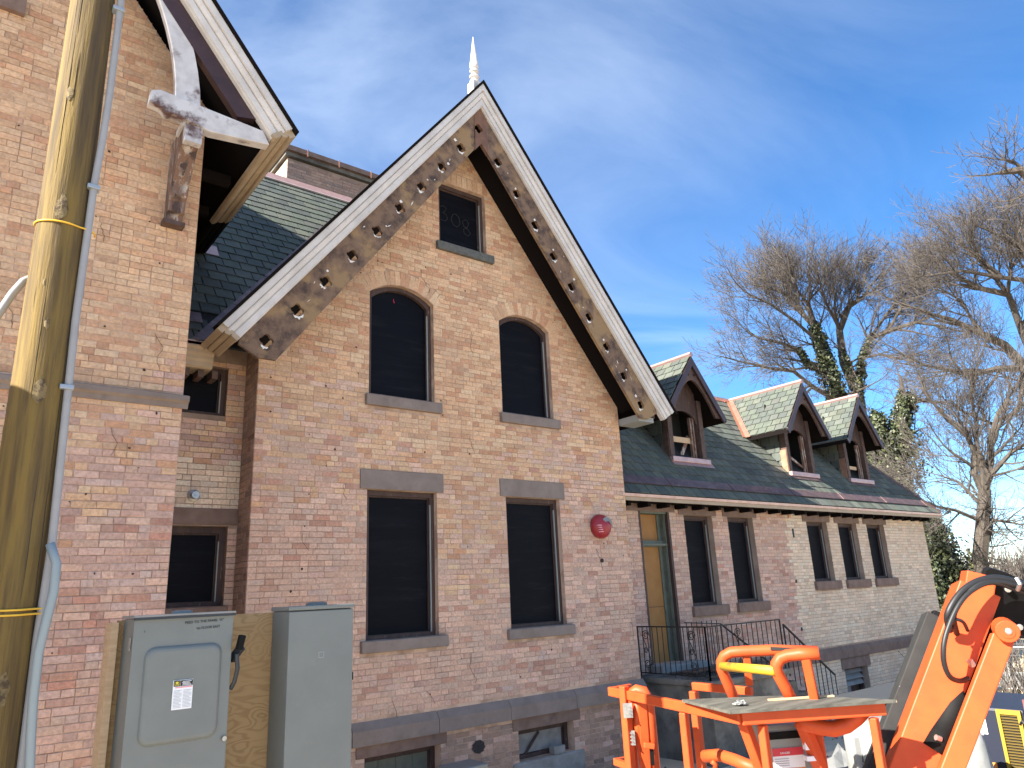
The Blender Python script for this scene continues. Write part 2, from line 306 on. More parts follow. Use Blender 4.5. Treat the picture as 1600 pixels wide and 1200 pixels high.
def text_mesh(body, size):
    c = bpy.data.curves.new('lettering', 'FONT'); c.body = body; c.size = size; c.extrude = 0.0006; c.align_x = 'CENTER'; c.resolution_u = 3
    o = bpy.data.objects.new('lettering', c); col.objects.link(o); bpy.context.view_layer.update()
    me = bpy.data.meshes.new_from_object(o.evaluated_get(bpy.context.evaluated_depsgraph_get()))
    bpy.data.objects.remove(o); bpy.data.curves.remove(c); return me
for key, body, size in (('feed', 'FEED TO THE PANEL "A"', 0.017), ('first', '1st FLOOR EAST', 0.016), ('gen', 'DEWALT.', 0.10), ('gens', '1 5', 0.04),
                        ('gen71', '8071', 0.05), ('ith', 'ITH', 0.13), ('d', 'D', 0.03), ('danger', 'DANGER', 0.018), ('warn', 'WARNING', 0.02), ('one', 'I', 0.014)):
    _txt[key] = text_mesh(body, size)
def lettering(key, loc, right, up, m, parent):
    me = _txt[key].copy(); me.materials.clear(); me.materials.append(m)
    r, u = V(right).normalized(), V(up).normalized(); n = r.cross(u)
    mt = Matrix(((r.x, u.x, n.x, loc[0]), (r.y, u.y, n.y, loc[1]), (r.z, u.z, n.z, loc[2]), (0, 0, 0, 1))); me.transform(mt)
    return link(bpy.data.objects.new('lettering', me), parent)
def camspace(p):
    x = sum(CR[0][i] * p[i] for i in range(3)); y = sum(CR[1][i] * p[i] for i in range(3)); z = sum(CR[2][i] * p[i] for i in range(3))
    return x / z * FPX + 800, y / z * FPX + 600, z
def score(p, nrm):                            # how large a piece at p facing nrm shows in the picture (0 outside)
    x, y, z = camspace(p)
    if z <= 0 or not (0 < x < 1600 and 0 < y < 1200): return 0
    d = V(p); return max(0, -d.normalized().dot(V(nrm))) / d.length_squared

# ------------------------------------------------------------------ brickwork
CRS = 0.0715
def shade(c, k): return tuple(max(0, v * k) for v in c)
def palette(base, n=14):
    out_ = []
    r_ = random.Random(3)
    for i in range(n):
        c = base[i % len(base)]; out_.append(shade(c, r_.uniform(0.88, 1.1)))
    return out_
def tones(base, sp, n=24, red=0.04, grey=0.08, seed=1):
    r_ = random.Random(seed); o_ = []
    for i in range(n):
        k = r_.gauss(1, sp); h = r_.gauss(0, 0.035); c = (base[0] * k, base[1] * k * (1 + h), base[2] * k * (1 + 1.6 * h))
        u = r_.random()
        if u < red: c = (c[0] * 0.88, c[1] * 0.74, c[2] * 0.70)
        elif u < red + grey: c = (c[0] * 0.84, c[1] * 0.86, c[2] * 0.90)
        o_.append(c)
    return o_
PAL_UP = tones((0.615, 0.397, 0.24), 0.055, seed=1)
PAL_LO = tones((0.58, 0.382, 0.283), 0.065, seed=2)
PAL_PINK = tones((0.525, 0.342, 0.272), 0.09, red=0.10, grey=0.12, seed=3)
PAL_BASE = tones((0.33, 0.22, 0.165), 0.16, seed=4)
PAL_TAN = tones((0.69, 0.54, 0.395), 0.06, red=0, grey=0.05, seed=5)
PALS = [PAL_UP, PAL_LO, PAL_PINK, PAL_BASE, PAL_TAN]
_bm = {}
def brick_mesh(kind, pal, i):
    key = (kind, pal, i)
    if key not in _bm:
        L = {'S': 0.209, 'H': 0.101}[kind]; r_ = random.Random(hash(key) % 9999 if False else i * 7 + pal * 131 + (kind == 'S'))
        b = B(); brick_geo(b, L, 0.0635, r_, PALS[pal][i], lambda u, v, n: (u, -n, v)); _bm[key] = b.mesh('brick', M_BRICK)
    return _bm[key]
def brick_geo(b, L, H, r_, tone, fr):
    j = lambda: r_.uniform(-0.0022, 0.0022)
    f = 0.0065 + r_.uniform(-0.0015, 0.002); h = L / 2; g = H / 2; e = 0.0035
    pr = [(-h, -g), (h, -g), (h, g), (-h, g)]
    pr = [(a + j(), c + j()) for a, c in pr]
    vs = [fr(a, c, -0.01) for a, c in pr] + [fr(a, c, f - 0.003) for a, c in pr] + [fr(a * (1 - e / h), c * (1 - e / g), f + j() * 0.4) for a, c in pr]
    fs = [(4, 5, 9, 8), (5, 6, 10, 9), (6, 7, 11, 10), (7, 4, 8, 11), (8, 9, 10, 11), (0, 1, 5, 4), (1, 2, 6, 5), (2, 3, 7, 6), (3, 0, 4, 7)]
    b.add(vs, fs, tone)
class Masonry:                                 # all brick walls of one building; the largest 300 full bricks become objects
    def __init__(s): s.c = []; s.walls = []
    def wall(s, parent, fr, nrm, z0, z1, spans, pal, seed=1, nudge=None, jit=0.0):
        r_ = random.Random(seed); st = B(); s.walls.append((parent, st)); rows = int((z1 - z0) / CRS)
        for k in range(rows):
            z = z0 + (k + 0.5) * CRS
            for a, b in spans(z):
                x = a; first = True
                while x < b - 0.02:
                    L = 0.209 if r_.random() < 0.64 else 0.101
                    if first: L = r_.choice((0.209, 0.101, 0.155)); first = False
                    full = True
                    if x + L + 0.05 > b: L = b - x - 0.003; full = False
                    if L > 0.26: L = 0.209; full = True
                    if L < 0.02: break
                    c = x + L / 2; pl = pal(c, z, r_); i = r_.randrange(len(PALS[pl])); zz = z + r_.uniform(-jit, jit)
                    full = full and abs(L - 0.155) > 0.01
                    if full: s.c.append((score(fr(c, zz, 0), nrm), len(s.walls) - 1, c, zz, L, pl, i, fr))
                    else: brick_geo(st, L, 0.0635, r_, shade(PALS[pl][i], r_.uniform(0.92, 1.06)), lambda u, v, n: fr(c + u, zz + v, n))
                    x += L + r_.uniform(0.005, 0.0085)
    def finish(s, limit=295):
        s.c.sort(key=lambda t: -t[0]); r_ = random.Random(11)
        for q, (sc, wi, c, z, L, pl, i, fr) in enumerate(s.c):
            parent, st = s.walls[wi]
            if q < limit and sc > 0:
                o = bpy.data.objects.new('brick', brick_mesh('S' if L > 0.15 else 'H', pl, i)); p = fr(c, z, 0); o.location = p
                d = V(fr(c + 1, z, 0)) - V(p); o.rotation_euler = (0, 0, math.atan2(d.y, d.x)); link(o, parent)
            else: brick_geo(st, L, 0.0635, r_, shade(PALS[pl][i], r_.uniform(0.9, 1.08)), lambda u, v, n: fr(c + u, z + v, n))
        for parent, st in s.walls:
            if st.v: tag(st.build('brickwork', M_BRICK, parent, fix=False), kind='stuff')
def cut(spans, blocks):                        # remove [a,b] blocks from a list of spans
    for a, b in blocks:
        nx = []
        for p, q in spans:
            if b <= p or a >= q: nx.append((p, q)); continue
            if a > p: nx.append((p, a))
            if b < q: nx.append((b, q))
        spans = nx
    return spans
def front(y): return lambda u, v, n: (u, y - n, v)
def blocked(z, rects): return [(a, b) for a, b, c, d in rects if c - 0.03 < z < d + 0.03 - 0.03]

# ------------------------------------------------------------------ slates
SL_T = [(c[0] * 0.56, c[1] * 0.545, c[2] * 0.51) for c in [(0.155, 0.185, 0.160), (0.140, 0.165, 0.155), (0.165, 0.190, 0.160), (0.130, 0.155, 0.145), (0.175, 0.200, 0.180), (0.145, 0.175, 0.150), (0.15, 0.165, 0.155), (0.185, 0.205, 0.175), (0.12, 0.14, 0.135)]]
_sm = {}
class Slating:
    def __init__(s): s.c = []; s.par = []
    def plane(s, parent, O, u, v, n, rows, ex, wd, spans, seed=1):
        O, u, v, n = V(O), V(u).normalized(), V(v).normalized(), V(n).normalized(); r_ = random.Random(seed); s.par.append((parent, B()))
        for k in range(rows):
            vm = (k + 0.5) * ex
            for ua, ub in spans(vm):
                x = math.floor(ua / wd) * wd + (k % 2) * wd / 2 - wd / 2 + r_.uniform(-0.02, 0.02)
                while x < ub:
                    a, b = max(x, ua), min(x + wd, ub); x += wd
                    if b - a < 0.03: continue
                    cc = (a + b) / 2; full = b - a > wd - 1e-6
                    s.c.append((score(O + u * cc + v * vm, n) if full else 0, len(s.par) - 1, O + u * cc + v * (k * ex) + n * 0.004, u, v, n, b - a, ex, r_.randrange(len(SL_T))))
    def geo(s, b, wd, ex, tone, fr, r_):
        h = wd / 2 - 0.008; L = ex * 1.25; t = 0.012; j = lambda: r_.uniform(-0.006, 0.006)
        vs = []
        for dn in (0, t):
            vs += [fr(-h, j(), 0.016 + dn), fr(h, j(), 0.016 + dn), fr(h, L, -0.004 + dn), fr(-h, L, -0.004 + dn)]
        b.add(vs, [(0, 3, 2, 1), (4, 5, 6, 7), (0, 1, 5, 4), (1, 2, 6, 5), (2, 3, 7, 6), (3, 0, 4, 7)], tone)
    def finish(s, limit=295):
        s.c.sort(key=lambda t: -t[0]); r_ = random.Random(5)
        for q, (sc, pi, p, u, v, n, wd, ex, i) in enumerate(s.c):
            parent, st = s.par[pi]
            if q < limit and sc > 0:
                key = (round(wd, 3), round(ex, 3), i)
                if key not in _sm:
                    b = B(); s.geo(b, wd, ex, SL_T[i], lambda a, c, d: (a, c, d), r_); _sm[key] = b.mesh('slate', M_SLATE)
                o = bpy.data.objects.new('slate', _sm[key]); link(o, parent)
                mt = Matrix(((u.x, v.x, n.x, p.x), (u.y, v.y, n.y, p.y), (u.z, v.z, n.z, p.z), (0, 0, 0, 1)))
                o.matrix_basis = mt @ Matrix.Rotation(r_.uniform(-0.012, 0.012), 4, 'Z')
            else: s.geo(st, wd, ex, shade(SL_T[i], r_.uniform(0.75, 1.22)), lambda a, c, d: p + u * a + v * c + n * d, r_)
        for parent, st in s.par:
            if st.v: tag(st.build('slating', M_SLATE, parent, fix=False), kind='stuff')

# ------------------------------------------------------------------ ground
def sm(a, b, x):
    t = min(1, max(0, (x - a) / (b - a))); return t * t * (3 - 2 * t)
def gz(x, y):
    t = sm(1.2, 6.0, max(y - 0.2, 0.62 * x)); h = -1.65 - 1.05 * t
    h += 0.9 * sm(16, 40, math.hypot(x - 6, y)) * (1 if x > 6 else 0.2)
    return h + 0.04 * math.sin(x * 1.7 + y) * math.cos(y * 1.3 - x * 0.4)
ax_ = sorted(set([round(-14 + i * 0.8, 2) for i in range(70)] + [-600, -300, -150, -80, -45, -25, 50, 60, 75, 100, 140, 200, 300, 600]))
ay_ = sorted(set([round(-10 + i * 0.8, 2) for i in range(60)] + [-600, -300, -120, -60, -30, -18, 45, 60, 80, 110, 150, 220, 350, 600]))
g = B(); g.v = [(x, y, gz(x, y)) for y in ay_ for x in ax_]; nx = len(ax_)
g.f = [(j * nx + i, j * nx + i + 1, (j + 1) * nx + i + 1, (j + 1) * nx + i) for j in range(len(ay_) - 1) for i in range(nx - 1)]
tag(g.build('ground', M_GROUND, smooth=True), kind='structure')
def gravel():
    b = B(); r_ = random.Random(21)
    for i in range(2600):
        x = r_.uniform(3, 22); y = r_.uniform(1.5, 9.3)
        if y > 8.8 and x < 9.6: continue
        s_ = r_.uniform(0.012, 0.05); z = gz(x, y)
        b.add([(x - s_, y, z - .01), (x + s_ * .6, y - s_ * .8, z - .01), (x + s_ * .5, y + s_ * .9, z - .01), (x + r_.uniform(-.3, .3) * s_, y + r_.uniform(-.3, .3) * s_, z + s_ * .8)], [(0, 1, 3), (1, 2, 3), (2, 0, 3)])
    tag(b.build('gravel', M_DEBRIS, fix=False), 'loose stones and rubble strewn over the dirt', 'gravel', kind='stuff')
gravel()

# ================================================================== GABLED HOUSE (projecting gable and recess)
SLP = 1.29; LEN = math.hypot(1, SLP); CX, SX = 1 / LEN, SLP / LEN
GX, GZ = 6.31, 8.31                            # apex of the rake
house = thing('gabled_house', 'pinkish buff brick house front with tall steep gable, pale rake trim and black boarded windows', 'house', (6.3, 9.0, -2.7))
mas = Masonry()
GY = 9.0
W_LOW = [(4.56, 5.67, -0.50, 1.46), (6.93, 8.04, -0.50, 1.46)]
W_ARC = [(4.57, 5.66, 2.80, 4.385), (6.94, 8.03, 2.80, 4.385)]; RISE = 0.19
W_ATT = (5.80, 6.74, 5.52, 6.66)
W_BAS = [(4.56, 5.67, -2.75, -1.87), (6.98, 8.05, -2.30, -1.89)]
def arc_pts(x0, x1, zs, rise, n=10):
    c = (x0 + x1) / 2; h = (x1 - x0) / 2; r = (h * h + rise * rise) / (2 * rise); zc_ = zs + rise - r; a = math.asin(h / r)
    return [(c + r * math.sin(-a + 2 * a * i / n), zc_ + r * math.cos(-a + 2 * a * i / n)) for i in range(n + 1)], (c, zc_, r, a)
def rect(x0, x1, z0, z1): return [(x0, z0), (x1, z0), (x1, z1), (x0, z1)]
def arch_loop(x0, x1, z0, zs, rise):
    pts, _ = arc_pts(x0, x1, zs, rise); return [(x0, z0), (x1, z0)] + pts[::-1]
wall_top = lambda x: GZ - 0.80 - SLP * abs(x - GX)
gable_out = [(3.0, -3.2), (9.61, -3.2), (9.61, wall_top(9.61)), (GX, wall_top(GX)), (3.0, wall_top(3.0))]
loops = [gable_out] + [rect(*q) for q in W_LOW] + [arch_loop(*q[:4], RISE) for q in W_ARC] + [rect(*W_ATT)] + [rect(*q) for q in W_BAS]
gwall = B().plate(loops, lambda u, v, n: (u, GY + n, v), 0.32).build('wall', M_MORTAR, house)
WT = (-1.72, -1.45)                            # water table
solid = [(a - 0.11, b + 0.11, d, d + 0.27) for a, b, c, d in W_LOW] + [(a - 0.08, b + 0.12, c - 0.15, c) for a, b, c, d in W_LOW] \
      + [(a - 0.06, b + 0.10, c - 0.16, c) for a, b, c, d in W_ARC] + [(5.73, 6.86, 5.38, 5.52)] \
      + [(4.44, 5.76, -1.87, -1.60), (6.88, 8.18, -1.89, -1.64)] + W_LOW + W_BAS + [W_ATT] + [(5.73, 6.81, 6.66, 6.88)] + [(6.9, 8.2, -2.75, -2.30)]
def gspans(z):
    lim = (GZ - 0.80 - z) / SLP; a = max(3.0, GX - lim + 0.01); b = min(9.61, GX + lim - 0.01)
    if b - a < 0.1 or WT[0] - 0.02 < z < WT[1] + 0.02: return []
    bl = blocked(z, solid)
    for x0, x1, z0, zs in W_ARC:
        if z0 - 0.02 < z < zs + 0.02: bl.append((x0, x1))
        elif zs <= z < zs + RISE + 0.30:
            h = (x1 - x0) / 2 + 0.075; _, (c, zc_, r, a_) = arc_pts(x0, x1, zs, RISE); ro = r + 0.235
            q = ro * ro - (z - zc_) ** 2
            if q > 0: hw = min(math.sqrt(q), h + (z - zs) * 0.28); bl.append((c - hw, c + hw))
    return cut([(a, b)], bl)
def gpal(x, z, r_):
    if z < -1.6: return 3 if r_.random() < 0.75 else 2
    k = z + 0.8 * math.sin(x * 1.3) + r_.uniform(-1.3, 1.3)
    return 0 if k > 1.5 else (1 if k > -1.1 else 2 if r_.random() < 0.5 else 1)
mas.wall(gwall, front(GY), (0, -1, 0), -3.2, 7.9, gspans, gpal, 2)
# left return of the gable (faces left)
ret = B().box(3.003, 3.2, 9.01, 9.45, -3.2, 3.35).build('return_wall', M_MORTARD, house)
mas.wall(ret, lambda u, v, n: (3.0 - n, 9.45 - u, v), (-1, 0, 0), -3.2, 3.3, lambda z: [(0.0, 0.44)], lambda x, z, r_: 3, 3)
# arches of upright bricks
for x0, x1, z0, zs in W_ARC:
    _, (c, zc_, r, a_) = arc_pts(x0, x1, zs, RISE); n = 17
    for i in range(n):
        t = -a_ * 1.09 + 2 * a_ * 1.09 * (i + 0.5) / n; rm = r + 0.118
        o = bpy.data.objects.new('brick', brick_mesh('S', 0, rng.randrange(24))); o.location = (c + rm * math.sin(t), GY, zc_ + rm * math.cos(t))
        o.rotation_euler = (0, t + math.pi / 2, 0); o.scale = (1.06, 1, 1.30); link(o, gwall)
for i in range(10):
    o = bpy.data.objects.new('brick', brick_mesh('S', 0, rng.randrange(24))); o.location = (5.78 + i * 0.108, GY, 6.77); o.rotation_euler = (0, math.pi / 2, 0); o.scale = (1, 1, 1.5); link(o, gwall)

def window(parent, x0, x1, z0, z1, y, arch=0.0, depth=0.13, fw=0.070, sill=None, lintel=None, sm_=M_STONEG, lm=M_STONEG, name='window', screen=True):
    """frame, boarded black screen, stone sill and lintel of one opening in a wall whose face is at y"""
    inner = rect(x0 + fw, x1 - fw, z0 + 0.05, z1 - fw); outer = rect(x0 + 0.002, x1 - 0.002, z0 + 0.002, z1 - 0.002)
    if arch: outer = arch_loop(x0 + 0.002, x1 - 0.002, z0 + 0.002, z1 - 0.002, arch); inner = arch_loop(x0 + fw, x1 - fw, z0 + 0.05, z1 - 0.06, arch)
    b = B().ring(outer, inner, lambda u, v, n: (u, y + depth - 0.05 + n, v), 0.09)
    e = 0.03                                    # second, inner step of the frame
    if not arch: b.plate([rect(x0 + fw - e, x1 - fw + e, z0 + 0.03, z1 - fw + e), rect(x0 + fw + 0.02, x1 - fw - 0.02, z0 + 0.06, z1 - fw - 0.02)], lambda u, v, n: (u, y + depth - 0.01 + n, v), 0.05)
    f = b.build(name, M_FRAME, parent)
    if screen:
        pn = arch_loop(x0 + fw - 0.01, x1 - fw + 0.01, z0 + 0.04, z1 - 0.065, arch) if arch else rect(x0 + fw - 0.01, x1 - fw + 0.01, z0 + 0.04, z1 - fw + 0.01)
        B().plate([pn], lambda u, v, n: (u, y + depth + 0.012 + n, v), 0.012).build('screen', M_PANEL, f)
        B().box(x1 - fw - 0.004, x1 - fw + 0.010, y + depth - 0.052, y + depth - 0.03, z0 + 0.05, z1 - fw - 0.1).build('lit_strip', M_GREYPL, f)  # pale strip: a lit frame edge put into the colour
    if sill: bevel(B().box(sill[0], sill[1], y - 0.07, y + 0.11, sill[2], sill[3]).build('sill', sm_, f), 0.012)
    if lintel: bevel(B().box(lintel[0], lintel[1], y - 0.022, y + 0.11, lintel[2], lintel[3]).build('lintel', lm, f), 0.008)
    return f
for a, b, c, d in W_LOW: window(house, a, b, c, d, GY, sill=(a - 0.08, b + 0.12, c - 0.15, c - 0.002), lintel=(a - 0.11, b + 0.11, d + 0.002, d + 0.27))
for a, b, c, d in W_ARC: window(house, a, b, c, d, GY, arch=RISE, sill=(a - 0.06, b + 0.10, c - 0.16, c - 0.002))
wn = window(house, *W_ATT, GY, sill=(5.73, 6.86, 5.38, 5.518), sm_=M_SLATESILL)
ck = B(); cy = GY + 0.141
for pts in ([(5.92, 6.27), (5.98, 6.30), (6.04, 6.26), (6.00, 6.19), (5.95, 6.17), (6.03, 6.15), (6.06, 6.08), (6.01, 6.02), (5.93, 6.03)],
            [(6.24, 6.22), (6.17, 6.20), (6.13, 6.10), (6.17, 6.00), (6.25, 5.98), (6.31, 6.06), (6.29, 6.17), (6.23, 6.22)],
            [(6.42, 6.17), (6.36, 6.12), (6.38, 6.04), (6.46, 6.00), (6.52, 5.94), (6.47, 5.87), (6.39, 5.90), (6.38, 5.98), (6.46, 6.04), (6.49, 6.11), (6.45, 6.17), (6.41, 6.16)]): ck.tube([(a, cy, b_) for a, b_ in pts], 0.005, 4)
ck.build('chalk_number', M_CHALK, wn)
# red ribbon caught in the arched window
B().tube([(5.03, GY + 0.16, 4.47), (5.05, GY + 0.155, 4.43), (5.04, GY + 0.15, 4.38), (5.055, GY + 0.15, 4.34)], 0.012, 5).build('ribbon', mat('red_ribbon', (0.5, 0.02, 0.06), 0.6), house)
bw = window(house, *W_BAS[0], GY, lintel=(4.44, 5.76, -1.868, -1.60), lm=M_STONE, screen=False, depth=0.2)
B().box(4.64, 5.59, GY + 0.2, GY + 0.22, -2.75, -1.95).build('board', M_GREEN, bw)
for x in (4.85, 5.1, 5.35): B().box(x, x + 0.012, GY + 0.19, GY + 0.2, -2.75, -1.95).build('board_batten', M_GREEN, bw)
bw = window(house, *W_BAS[1], GY, lintel=(6.88, 8.18, -1.888, -1.64), lm=M_STONE, screen=False, depth=0.2)
B().box(7.06, 7.97, GY + 0.2, GY + 0.22, -2.3, -1.97).build('board', M_CONCL, bw)
B().tube([(7.2, GY + 0.18, -2.28), (7.35, GY + 0.17, -2.12), (7.5, GY + 0.18, -1.99)], 0.02, 5).build('broken_strip', M_FRAME, bw)
bevel(B().box(6.86, 8.22, GY - 0.03, GY + 0.2, -2.9, -2.302).build('patch_block', M_CONCL, house), 0.02)
bevel(B().box(7.62, 7.84, GY - 0.02, GY + 0.1, -2.30, -2.19).build('loose_brick', M_CONCL, house), 0.01)
# water table stones
for a, b in ((3.0, 4.36), (4.36, 5.61), (5.61, 6.81), (6.81, 8.08), (8.08, 9.66)):
    x0 = a - (0.05 if a == 3.0 else 0); s_ = B().sweep([(0.0, WT[0]), (0.075, WT[0]), (0.075, WT[1] - 0.10), (0.0, WT[1])], (x0 + 0.004, GY, 0), (b - 0.004, GY, 0), lambda p, q: (0, -p, q), lambda p, q: (0, -p, q))
    s_.build('water_table_stone', M_STONEG, house)
# knocked-out hole in the basement brickwork
hb = B()
for i in range(9):
    t = i / 9 * 6.28; hb.add([(6.27 + 0.10 * math.cos(t), GY - 0.016, -1.99 + 0.085 * math.sin(t)), (6.27 + 0.12 * math.cos(t + .7), GY - 0.016, -1.99 + 0.09 * math.sin(t + .7)), (6.27, GY - 0.013, -1.99)], [(0, 1, 2)])
hb.build('hole', M_INK, house)

def pocks(parent, y, x0, x1, z0, z1, n, seed, rects):
    r_ = random.Random(seed); b = B()
    for i in range(n):
        x, z = r_.uniform(x0, x1), r_.uniform(z0, z1)
        if any(a - 0.1 < x < c + 0.1 and d - 0.2 < z < e + 0.4 for a, c, d, e in rects): continue
        s_ = r_.uniform(0.006, 0.018); k = 7; i0 = len(b.v)
        for j in range(k): t = 6.283 * j / k; b.v.append((x + s_ * r_.uniform(.5, 1.2) * math.cos(t), y - 0.0125, z + s_ * r_.uniform(.5, 1.3) * math.sin(t)))
        b.f.append(tuple(range(i0, i0 + k)))
    for i in range(n // 6):                       # short stepped cracks along the joints
        x, z = r_.uniform(x0, x1), r_.uniform(z0, z1); pts = [(x, y - 0.011, z)]
        if any(a - 0.2 < x < c + 0.2 and d - 0.5 < z < e + 0.5 for a, c, d, e in rects): continue
        for j in range(r_.randrange(4, 9)): x += r_.uniform(-0.03, 0.05); z -= CRS * r_.uniform(0.3, 1.0); pts.append((x, y - 0.011, z))
        b.tube(pts, 0.0022, 4)
    b.build('chips_and_cracks', mat('deep_crack', (0.05, 0.03, 0.022), 0.95), parent, fix=False)
pocks(gwall, GY, 3.1, 9.5, -1.3, 5.0, 110, 5, W_LOW + W_ARC)
# ---- rake trim, bargeboards, roof of the gable
RY = 8.42
CROWN = [(-0.02, -0.08), (-0.02, 0.085), (0.058, 0.085), (0.06, 0.045), (0.072, 0.045), (0.074, 0.060), (0.098, 0.058), (0.135, 0.040), (0.137, 0.018), (0.150, 0.018), (0.152, 0.032), (0.222, 0.032), (0.224, 0.006), (0.24, 0.004), (0.24, -0.08)]
EDGE = [(-0.06, -0.08), (-0.06, 0.11), (-0.022, 0.10), (-0.022, -0.08)]
def rake(parent, gx, gz_, y, xl, sgn, mt, prof=CROWN, name='rake_trim'):
    zl = gz_ - SLP * abs(gx - xl); nin = (SX * (-sgn), -CX)      # sgn -1: left slope
    return B().sweep(prof, (xl, y, zl), (gx, y, gz_), lambda a, b: (nin[0] * a, -b, nin[1] * a), lambda a, b: (0, -b, -a / CX)).build(name, mt, parent)
rake(house, GX, GZ, RY, 2.35, -1, M_WHITE); rake(house, GX, GZ, RY, 10.38, 1, M_WHITE)
for xl, sg in ((2.31, -1), (10.42, 1)): rake(house, GX, GZ, RY, xl, sg, M_DARKW, EDGE, 'roof_edge')
def quatre(cx, cz, r0=0.060, r1=0.030, n=28, rot=0.0): return [(cx + (r0 + r1 * abs(math.cos(2 * (t + rot)))) * math.cos(t), cz + (r0 + r1 * abs(math.cos(2 * (t + rot)))) * math.sin(t)) for t in [2 * math.pi * i / n for i in range(n)]]
def rk(x, s): return GZ - SLP * abs(x - GX) - s / CX             # z at perpendicular offset s below the rake line
HC = 6.275; HL = [HC - 0.375 * (i + 1) for i in range(9)]; SH = 0.478
bl = [(2.57, 3.03), (2.80, 2.90), (3.03, 2.90), (GX - 0.13, rk(GX - 0.13, 0.645)), (GX - 0.13, rk(GX - 0.13, 0.20)), (2.57, rk(2.57, 0.20))]
frb = lambda u, v, n: (u, RY + 0.035 + n, v)
bL = B().plate([bl] + [quatre(x, rk(x, SH), rot=rng.uniform(0, 0.5)) for x in HL], frb, 0.05).build('bargeboard', M_BARGE, house)
br = [(2 * GX - x, z) for x, z in bl][::-1]
bR = B().plate([br] + [quatre(2 * HC - x, rk(2 * HC - x, 0.525), rot=rng.uniform(0, 0.5)) for x in HL], frb, 0.05).build('bargeboard', M_BARGE, house)
key = [(GX - 0.13, rk(GX - 0.13, 0.66)), (GX, rk(GX, 0.66)), (GX + 0.13, rk(GX + 0.13, 0.66)), (GX + 0.13, rk(GX + 0.13, 0.2)), (GX, rk(GX, 0.2)), (GX - 0.13, rk(GX - 0.13, 0.2))]
B().plate([key, quatre(GX - 0.05, 7.50)], lambda u, v, n: (u, RY + 0.025 + n, v), 0.06).build('apex_board', mat('red_brown_board', (0.19, 0.10, 0.065), 0.85, var=(0.13, 0.07, 0.05), scale=8, bump=0.4), house)
for side, bo in ((-1, bL), (1, bR)):           # white filler flaking off round the cut-outs
    b = B(); r_ = random.Random(9 + side)
    for x in HL:
        xx = x if side < 0 else 2 * HC - x; zz = rk(x, SH) if side < 0 else rk(xx, 0.525)
        n = 9; a0 = r_.uniform(3.6, 4.1); sp = r_.uniform(0.7, 1.9); i0 = len(b.v)
        for i in range(n):
            t = a0 + sp * i / (n - 1); ri = 0.088 + r_.uniform(-.004, .004); ro = ri + r_.uniform(0.008, 0.05) * math.sin(math.pi * i / (n - 1))
            b.v += [(xx + ri * math.cos(t), RY + 0.031, zz + ri * math.sin(t)), (xx + ro * math.cos(t), RY + 0.031, zz + ro * math.sin(t))]
        b.f += [(i0 + 2 * i, i0 + 2 * i + 1, i0 + 2 * i + 3, i0 + 2 * i + 2) for i in range(n - 1)]
        if r_.random() < 0.6:
            px, pz = xx + r_.uniform(-0.15, 0.15), zz + r_.uniform(0.08, 0.16); s2 = r_.uniform(0.012, 0.03)
            b.add([(px - s2, RY + 0.031, pz), (px, RY + 0.031, pz - s2), (px + s2 * 1.3, RY + 0.031, pz), (px, RY + 0.031, pz + s2 * 1.2)], [(0, 1, 2, 3)])
    for i in range(22):
        x = r_.uniform(GX - 3.3, GX - 0.3); s1 = r_.uniform(0.30, 0.62); xx = x if side < 0 else 2 * GX - x; zz = rk(x, s1); L_ = r_.uniform(0.006, 0.05); w_ = r_.uniform(0.003, 0.010); t = r_.uniform(-0.4, 0.4) + (0.91 if side < 0 else -0.91)
        if min(abs(xx - (h if side < 0 else 2 * HC - h)) for h in HL) < 0.10: continue
        c_, s_ = math.cos(t), math.sin(t); b.add([(xx - L_ * c_, RY + 0.031, zz - L_ * s_), (xx + w_ * s_, RY + 0.031, zz - w_ * c_), (xx + L_ * c_, RY + 0.031, zz + L_ * s_), (xx - w_ * s_, RY + 0.031, zz + w_ * c_)], [(0, 1, 2, 3)])
    b.build('filler_patch', M_PATCH, bo, fix=False)
# roof slabs (underside is the dark soffit)
def slab_pts(gx, gz_, sgn, run, t=0.14):
    e = gx + sgn * run; ze = gz_ - SLP * run - 0.03
    return [(gx, gz_ - 0.03), (e, ze), (e - sgn * SX * t, ze - CX * t), (gx, gz_ - 0.03 - t / CX)]
def slab(parent, name, pts, y0, y1, m):        # cross section in x z swept along y
    return B().sweep(pts, (0, y0, 0), (0, y1, 0), lambda a, b: (a, 0, b), lambda a, b: (a, 0, b)).build(name, m, parent)
for sgn in (-1, 1):
    e = GX + sgn * 4.08; ze = GZ - SLP * 4.08; k = 0.14 / CX
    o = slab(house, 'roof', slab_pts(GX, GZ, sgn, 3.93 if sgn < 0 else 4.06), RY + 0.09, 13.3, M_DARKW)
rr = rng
for xl, sg in ((2.6, -1), (10.1, 1)): rake(house, GX, GZ, RY, xl, sg, M_DARKW, [(0.15, -0.09), (0.26, -0.09), (0.53, -0.572), (0.15, -0.572)], 'soffit')  # wedge under each rake, its shade painted near-black
